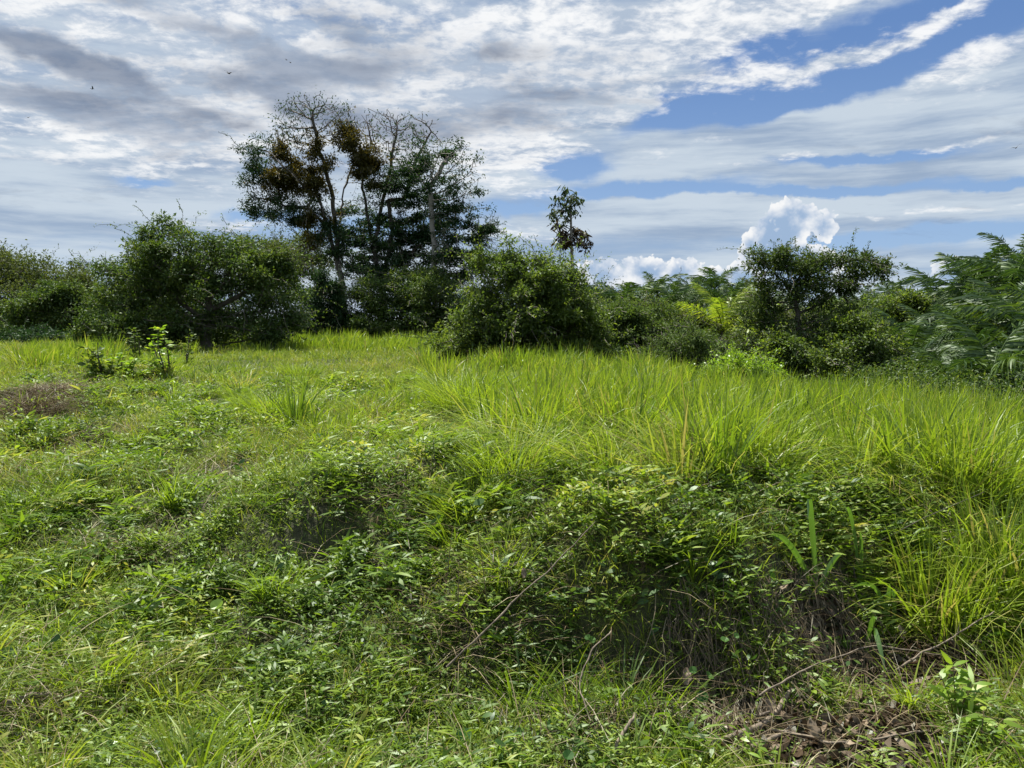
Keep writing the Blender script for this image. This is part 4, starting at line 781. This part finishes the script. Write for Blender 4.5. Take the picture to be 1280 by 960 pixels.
sapling('sapling', 'sapling with a broad leafy top before the dark shade of the bushy tree', 172, 455, 412, n=90, lean=-3, mat='bushmid')
sapling('sapling', 'tallest sapling, its stem bare below a tuft of bright leaves', 212, 470, 412, n=80, lean=-8, mat='bright', leaf=.10)
sapling('sapling', 'rightmost thin sapling standing beside the tallest one', 232, 462, 418, n=50, lean=3, mat='bushmid', leaf=.1)
sapling('sapling', 'small bright sapling under the leaning tree on the crest', 440, 422, 400, n=160, mat='bright', leaf=.18)
sapling('sapling', 'small bright sapling under the twiggy tree on the crest', 512, 424, 405, n=160, mat='bright', leaf=.18)
def stick(name, label, pts, r0, r1, mat='stick', twigs=(), cat='branch', jitter=.012):
    pts = np.array(pts, float); t = np.linspace(0, 1, 26); s_ = np.linspace(0, 1, len(pts)); c = np.stack([np.interp(t, s_, pts[:, i]) for i in range(3)], -1)
    for k in range(3): c[1:-1] = (c[:-2] + c[1:-1] * 2 + c[2:]) / 4
    c += np.cumsum(rs.normal(size=c.shape), 0) * jitter * .25
    root = thing(name, label, cat, c[0]); mb = MB(); tube(mb, c, np.linspace(r0, r1, 26) * (1 + .15 * rs.normal(size=26)), 7); mb.shift(c[0]); mb.build('stem', M[mat], root, smooth=True)
    for (f, d, L_) in twigs:
        b = c[int(f * 25)]; e = b + np.array(d) * L_; mb = MB(); m = (b + e) / 2 + rs.normal(size=3) * .02; tube(mb, [b, m, e], [r1 * 1.1, r1 * .9, r1 * .5], 5); mb.shift(c[0]); mb.build('twig', M[mat], root)
N_ = lambda px, py, k=.93: np.array([0, 0, EYE]) + (ground_at(px, py) - np.array([0, 0, EYE])) * k
G_ = lambda px, py, l=.0: ground_at(px, py) + np.array([0, 0, l])
stick('dead_branch', 'long thin dead branch slanting up to the right across the bank in the centre', [N_(560, 835, .95), N_(610, 788, .93), N_(660, 738, .92), N_(700, 700, .92), N_(742, 655, .91)], .0048, .002, twigs=[(.4, (.3, 0, 1), .10), (.7, (-.5, 0, .6), .08)])
gA = ground_at(1105, 860); stick('dead_branch', 'pale dead branch pointing up to the right over the dark litter hollow', [gA + [0, 0, .04], at(1150, 825, gA[1] - .03), at(1195, 805, gA[1]), at(1245, 772, gA[1] + .05)], .007, .003, twigs=[(.75, (.1, 0, 1), .06), (.3, (-.4, -.2, .4), .1)])
stick('dead_branch', 'dark thin branch lying flat in front of the litter hollow', [G_(965, 925, .05), G_(1040, 940, .04), G_(1100, 938, .05), G_(1160, 930, .06)], .006, .004)
stick('dead_branch', 'thick grey dead branch half buried at the lower edge left of the litter', [G_(868, 958, .03), G_(920, 930, .05), G_(960, 915, .05), G_(990, 880, .06)], .016, .010, twigs=[(.6, (.3, .1, .4), .12)])
stick('dead_branch', 'short forked branch lying between the thick one and the litter', [G_(925, 945, .03), G_(975, 925, .05), G_(1005, 900, .04)], .011, .006)
stick('dead_branch', 'thin curved dark runner arching over the litter hollow', [N_(950, 870), N_(1020, 830), N_(1090, 800, .94), N_(1180, 812, .95)], .004, .003)
stick('dead_branch', 'pale stub of wood lying in the grass below the long dead branch', [G_(530, 892, .05), G_(560, 884, .05), G_(600, 890, .03)], .012, .009)
stick('dead_branch', 'broken upright twig with a pale end at the lower centre', [G_(765, 955, -.02), N_(775, 925, .93), N_(795, 880, .88)], .009, .007)
stick('dead_branch', 'bleached stick half covered by weeds at the lower left corner', [G_(8, 895, .05), G_(40, 888, .06), G_(75, 880, .03)], .014, .010)
stick('dead_branch', 'reddish runner curving down the dark bank face', [N_(765, 790, .92), N_(740, 815, .9), N_(728, 860, .9), N_(745, 905, .93)], .0035, .003)
for i, (px, py, tx, ty, lab) in enumerate([(572, 800, 574, 700, 'upright straight straw stalk in front of the long dead branch'), (555, 760, 566, 660, 'thin straw stalk left of the upright one'), (612, 780, 597, 660, 'thin straw stalk leaning left behind the upright one'),
        (465, 660, 492, 618, 'pale straw bent over the hummock, leaning right'), (478, 670, 486, 622, 'pale straw crossing the bent one on the hummock'), (1075, 690, 1230, 615, 'dark slanting seed stalk low in the tall grass at right'), (1130, 700, 1278, 640, 'lower dark seed stalk slanting out of the frame at right'),
        (893, 640, 868, 520, 'thin dark seed stalk rising in the tall grass left of the blades'), (960, 640, 905, 545, 'dark seed stalk leaning left in the tall grass'), (545, 600, 541, 545, 'thin dark stalk standing above the short grass')]):
    g = ground_at(px, py); e = at(tx, ty, g[1] + .05); mb = MB(); m = (g + e) / 2 + np.array([0, 0, .02]); tube(mb, [g, m, e], [.0028, .0024, .0015], 5); mb.shift(g)
    o = mb.build('dry_stalk', M['straw' if i < 5 else 'bark']); o.location = g; tag(o, lab, 'stalk', 'single stalks standing out of the grass')
# broad-bladed grass clumps at the lower right
def broad(label, px, py, tips, D=None, w=.022):
    g = ground_at(px, py); root = thing('broad_bladed_grass', label, 'grass clump', g, group='broad bladed grass clumps at the lower right')
    for (pts) in tips:
        K = 12; P = [g] + [at(a, b, g[1] + d) for (a, b, d) in pts]; P = np.array(P); t = np.linspace(0, 1, K); n = len(P) - 1
        from math import comb
        c = sum(comb(n, i) * ((1 - t) ** (n - i) * t ** i)[:, None] * P[i] for i in range(n + 1)); T = norm(np.gradient(c, axis=0)); S_ = norm(np.cross(T, np.array([.15, 1, .25]))); U = np.cross(S_, T)
        wd = w * .52 * np.clip((.6 + 1.4 * t) * (1 - t ** 3.2), .02, 1.05)[:, None]; mb = MB(); L3 = np.stack([c - S_ * wd + U * wd * .35, c], 1)[None]; R3 = np.stack([c, c + S_ * wd + U * wd * .35], 1)[None]
        mb.strips(L3, np.array([.5])); mb.strips(R3, np.array([.62])); mb.shift(g); mb.build('blade', M['broad'], root, smooth=True)
broad('tall upright broad blade clump standing above the bank', 1022, 742, [[(1018, 700, 0), (1014, 640, 0), (1011, 590, -.05), (1010, 650, -.12)], [(1000, 700, -.05), (985, 665, -.1), (962, 668, -.1)], [(1030, 720, 0), (1045, 690, 0), (1052, 695, 0)]], w=.026)
broad('pair of thin upright blades right of the tall broad blade', 1075, 745, [[(1073, 700, 0), (1068, 650, 0), (1060, 620, 0), (1056, 640, -.1)], [(1078, 710, 0), (1077, 670, 0), (1075, 665, -.1)]], w=.017)
broad('clump whose silvery blade arches over to the left', 1112, 800, [[(1108, 760, 0), (1100, 725, -.05), (1085, 722, -.1), (1060, 738, -.12)], [(1108, 770, 0), (1112, 735, 0), (1112, 730, -.05)], [(1122, 780, 0), (1118, 745, 0), (1116, 720, 0), (1117, 750, -.1)]], w=.020)
broad('clump with a bent white tipped blade hanging over the litter', 1082, 825, [[(1086, 780, 0), (1092, 765, -.05), (1098, 800, -.15), (1108, 845, -.22)], [(1086, 790, 0), (1093, 760, -.02), (1096, 775, -.08)]], w=.022)
broad('low folded blade clump left of the litter hollow', 1068, 818, [[(1050, 800, -.05), (1030, 785, -.1), (1028, 830, -.18), (1030, 852, -.2)], [(1062, 808, 0), (1045, 790, -.04), (1040, 800, -.08)]], w=.020)
broad('broad pale blades lying out at the right edge of the frame', 1262, 815, [[(1250, 800, 0), (1240, 790, -.05), (1220, 815, -.1)], [(1270, 800, 0), (1268, 785, -.05), (1240, 790, -.1), (1225, 800, -.12)], [(1275, 780, 0), (1290, 770, 0)]], w=.018)
# round and heart-shaped leaves of creepers
def creeper(label, spots, mat='heart', size=.05, name='creeper'):
    g = None; lm = MB(); sm = MB(); P0 = []
    for (px, py, s, up_) in spots:
        p = ground_at(px, py); d = ray(px, py); p = np.array([0, 0, EYE]) + (p - [0, 0, EYE]) * (1 - .05 - .0 * up_)
        P0.append(p); K = 9; a = np.linspace(0, 2 * np.pi, K, endpoint=False); N_ = norm(np.array([rs.normal() * .3, -.55 + rs.normal() * .25, .8])); A = norm(np.cross(N_, [0.2, 1, 0])); B = np.cross(N_, A)
        r = size * .72 * s * (1 - .28 * np.cos(a) ** 8 * (np.cos(a) > 0) + .12 * (np.cos(a) < -.9)); rim = p + (A * np.sin(a)[:, None] + B * np.cos(a)[:, None]) * r[:, None] * .5 + N_ * (np.abs(np.sin(a)) * size * s * .12)[:, None] + N_ * .003 * rs.normal(size=(K, 1))
        c = p - N_ * size * s * .07; V = np.concatenate([[c], rim]); Q = [[0, 1 + i, 1 + (i + 1) % K, 1 + (i + 1) % K] for i in range(K)]
        V4 = []; 
        for i in range(K): V4 += [c, rim[i], (rim[i] + rim[(i + 1) % K]) / 2 + N_ * .0005, rim[(i + 1) % K]]
        lm.add(np.array(V4), np.arange(4 * K).reshape(-1, 4), np.full(4 * K, np.clip(.5 + .2 * rs.normal(), 0, 1)))
        gg = ground_at(px, py + 12); tube(sm, [c, (c + gg) / 2 + [0, 0, -.01], gg], [.0018, .0018, .002], 4)
    g = P0[0]; root = thing(name, label, 'creeper', g, group='creepers with broad leaves'); lm.shift(g); lm.build('leaves', M[mat], root); sm.shift(g); sm.build('stems', M['straw'], root)
creeper('creeper with round dark leaves on the dark bank face', [(878, 872, 1.5, 0), (886, 845, 1.2, 0), (866, 838, 1.0, 0), (906, 800, 1.1, 0), (920, 795, .8, 0)])
creeper('creeper with heart shaped leaves at the lower centre', [(695, 890, 1.3, 0), (710, 945, 1.2, 0), (688, 905, .9, 0), (722, 925, .8, 0), (740, 800, .9, 0), (735, 797, .8, 0)])
creeper('bright yellow leaves on the left slope', [(122, 690, 1.3, 0), (135, 700, 1.4, 0), (97, 720, 1.3, 0), (45, 722, 1.0, 0), (190, 697, .8, 0), (5, 690, .9, 0)], mat='bright', size=.05)
creeper('single pale rounded leaf standing up in the left foreground', [(271, 757, 1.6, 0)], mat='bright', size=.06)
creeper('pale green leaves at the left frame edge', [(8, 818, 1.6, 0), (232, 822, 1.2, 0), (140, 930, 1.1, 0)], mat='broad', size=.055)
creeper('cluster of small creeper leaves at the bottom centre', [(580, 920, 1.8, 0), (612, 880, .8, 0), (650, 915, 1., 0), (560, 700, .8, 0)], mat='heart', size=.05)
def seedling(label, px, py, n, h, leaf, mat='bright', sp=.08):
    g = ground_at(px, py); root = thing('seedling', label, 'seedling', g, group='bright seedlings in the foreground'); mb = MB(); sm = MB()
    for q in range(5):
        a = rs.rand() * 6.283; e = g + np.array([math.cos(a) * sp, math.sin(a) * sp * .6, h * rs.uniform(.6, 1.1)]); tube(sm, [g, (g + e) / 2 + [0, 0, .02], e], [.003, .0025, .0015], 5)
        m = n // 5; f = rs.uniform(.35, 1.02, m)[:, None]; P = g * (1 - f) + e * f; b = rs.rand(m) * 6.283
        leaves(mb, P, np.stack([np.cos(b), np.sin(b), rs.uniform(.1, 1., m)], -1), norm(np.array([0, -.2, 1.]) + .4 * rs.normal(size=(m, 3))), leaf * (.6 + .6 * rs.rand(m)), leaf * .32 * (.7 + .5 * rs.rand(m)), np.clip(.55 + .2 * rs.normal(size=m), 0, 1), curl=.3)
    mb.shift(g); mb.build('foliage', M[mat], root); sm.shift(g); sm.build('stems', M['straw'], root)
seedling('bright green leafy seedling right of the litter hollow', 1195, 905, 60, .22, .085)
seedling('small yellow green seedling at the bottom edge by the dead branches', 940, 962, 36, .10, .05)
seedling('second bright seedling close to the lower right corner', 1225, 940, 40, .16, .07)
seedling('leafy seedling at the left edge of the litter', 1010, 880, 40, .14, .07, 'weed')
seedling('pale leaved seedling above the round creeper leaves', 905, 812, 40, .12, .06, 'weed')
seedling('glossy dark leaved seedling on the bank left of the round leaves', 800, 715, 70, .20, .07, 'weed', .14)
seedling('bushy weed overhanging the dark hollow in the bank', 760, 770, 70, .16, .06, 'weed', .14)
# wilted leaves standing out of the cover
for (px, py, s, lab) in [(120, 843, .085, 'crumpled tan dead leaf on the green slope at lower left'), (655, 716, .05, 'wilted brown leaf hanging on the long dead branch'), (858, 845, .075, 'brown lobed dead leaf caught on the dark bank'), (1018, 912, .08, 'bleached perforated dead leaf on the thick branches'), (1128, 790, .07, 'curled grey dead leaf behind the arching blades'), (962, 880, .08, 'large pale dead leaf in front of the roots'), (1090, 870, .10, 'broad pinkish dead leaf in the litter')]:
    g = ground_at(px, py); p = np.array([0, 0, EYE]) + (g - [0, 0, EYE]) * .96; mb = MB(); K = 10; u = np.linspace(-1, 1, K); U_, V_ = np.meshgrid(u, u); k = np.sqrt(np.clip(1 - V_ ** 2 * .9, .05, 1)) * (.8 + .15 * np.sin(V_ * 9)); A = norm(np.array([1, .1, rs.normal() * .3])); B = norm(np.cross(A, [rs.normal() * .2, -.8, .45])); N_ = np.cross(A, B)
    z = .35 * np.sin(U_ * 2.4 + rs.rand() * 6) + .25 * np.cos(V_ * 3 + rs.rand() * 6) + .10 * rs.normal(size=U_.shape)
    W_ = p + s * .5 * ((U_ * k * .65)[..., None] * A + V_[..., None] * B + (z * .5)[..., None] * N_); i = np.arange(K - 1)[:, None] * K; j = np.arange(K - 1)[None]; Q = np.stack([i + j, i + j + 1, i + K + j + 1, i + K + j], -1)
    mb.add(W_.reshape(-1, 3), Q, np.clip(.85 + .1 * rs.normal(size=K * K), 0, 1)); mb.shift(p); o = mb.build('dead_leaf', M['litter'], smooth=True); o.location = p; tag(o, lab, 'dead leaf', 'large dead leaves in the foreground')
# ------------------------------------------------------------------ birds
def bird(label, px, py, D, span, roll, yaw, flap):
    c = at(px, py, D); root = thing('flying_bird', label, 'bird', c, group='birds soaring under the clouds'); root.rotation_euler = (roll, 0, yaw)
    mb = MB(); t = np.linspace(-1, 1, 9); tube(mb, np.stack([t * span * .2, 0 * t, .01 * span * np.cos(t * 2)], -1), span * .045 * np.array([.25, .6, .9, 1, 1, .85, .6, .45, .12]), 8); mb.build('body', M['bird'], root, smooth=True)
    for s in (-1, 1):
        mb = MB(); u = np.linspace(0, 1, 7); ctr = np.stack([-.12 * span * u ** 1.6, s * span * .5 * u, flap * span * (np.sin(u * 2.2) * .16)], -1); ch = span * np.array([.14, .16, .16, .14, .11, .07, .02])
        th = np.stack([0 * ch, 0 * ch, ch * .05], -1); f = ctr + np.stack([ch * .5, 0 * ch, 0 * ch], -1); b = ctr - np.stack([ch * .5, 0 * ch, 0 * ch], -1)
        for (p, q) in ((f, ctr + th), (ctr + th, b), (b, ctr - th), (ctr - th, f)): mb.strips(np.stack([p, q], 1)[None], np.array([.5]))
        mb.build('wing', M['bird'], root)
    mb = MB(); mb.add([[-.18 * span, -.02 * span, 0], [-.32 * span, -.06 * span, 0], [-.32 * span, .06 * span, 0], [-.18 * span, .02 * span, 0], [-.18 * span, -.02 * span, .012 * span], [-.32 * span, -.06 * span, .008 * span], [-.32 * span, .06 * span, .008 * span], [-.18 * span, .02 * span, .012 * span]], [[0, 1, 2, 3], [7, 6, 5, 4], [0, 4, 5, 1], [1, 5, 6, 2], [2, 6, 7, 3], [3, 7, 4, 0]]); mb.build('tail', M['bird'], root)
bird('largest dark bird gliding above the tallest tree, left of its top', 286, 92, 95, 1.35, .35, 1.2, 1)
bird('bird high over the left clouds, between the other two at left', 116, 111, 120, 1.1, -.3, .5, 1)
bird('small bird lowest and farthest left in the sky', 35, 147, 140, 1.0, .2, 1.6, 1)
bird('upper left one of the two birds flying close together', 358, 75, 150, 1.0, .5, .9, 1)
bird('lower right one of the two birds flying close together', 363, 78.5, 150, 1.0, .4, .8, 1)
bird('lone bird near the right edge of the sky', 1270, 185, 95, 1.4, -.4, 1.3, 1)
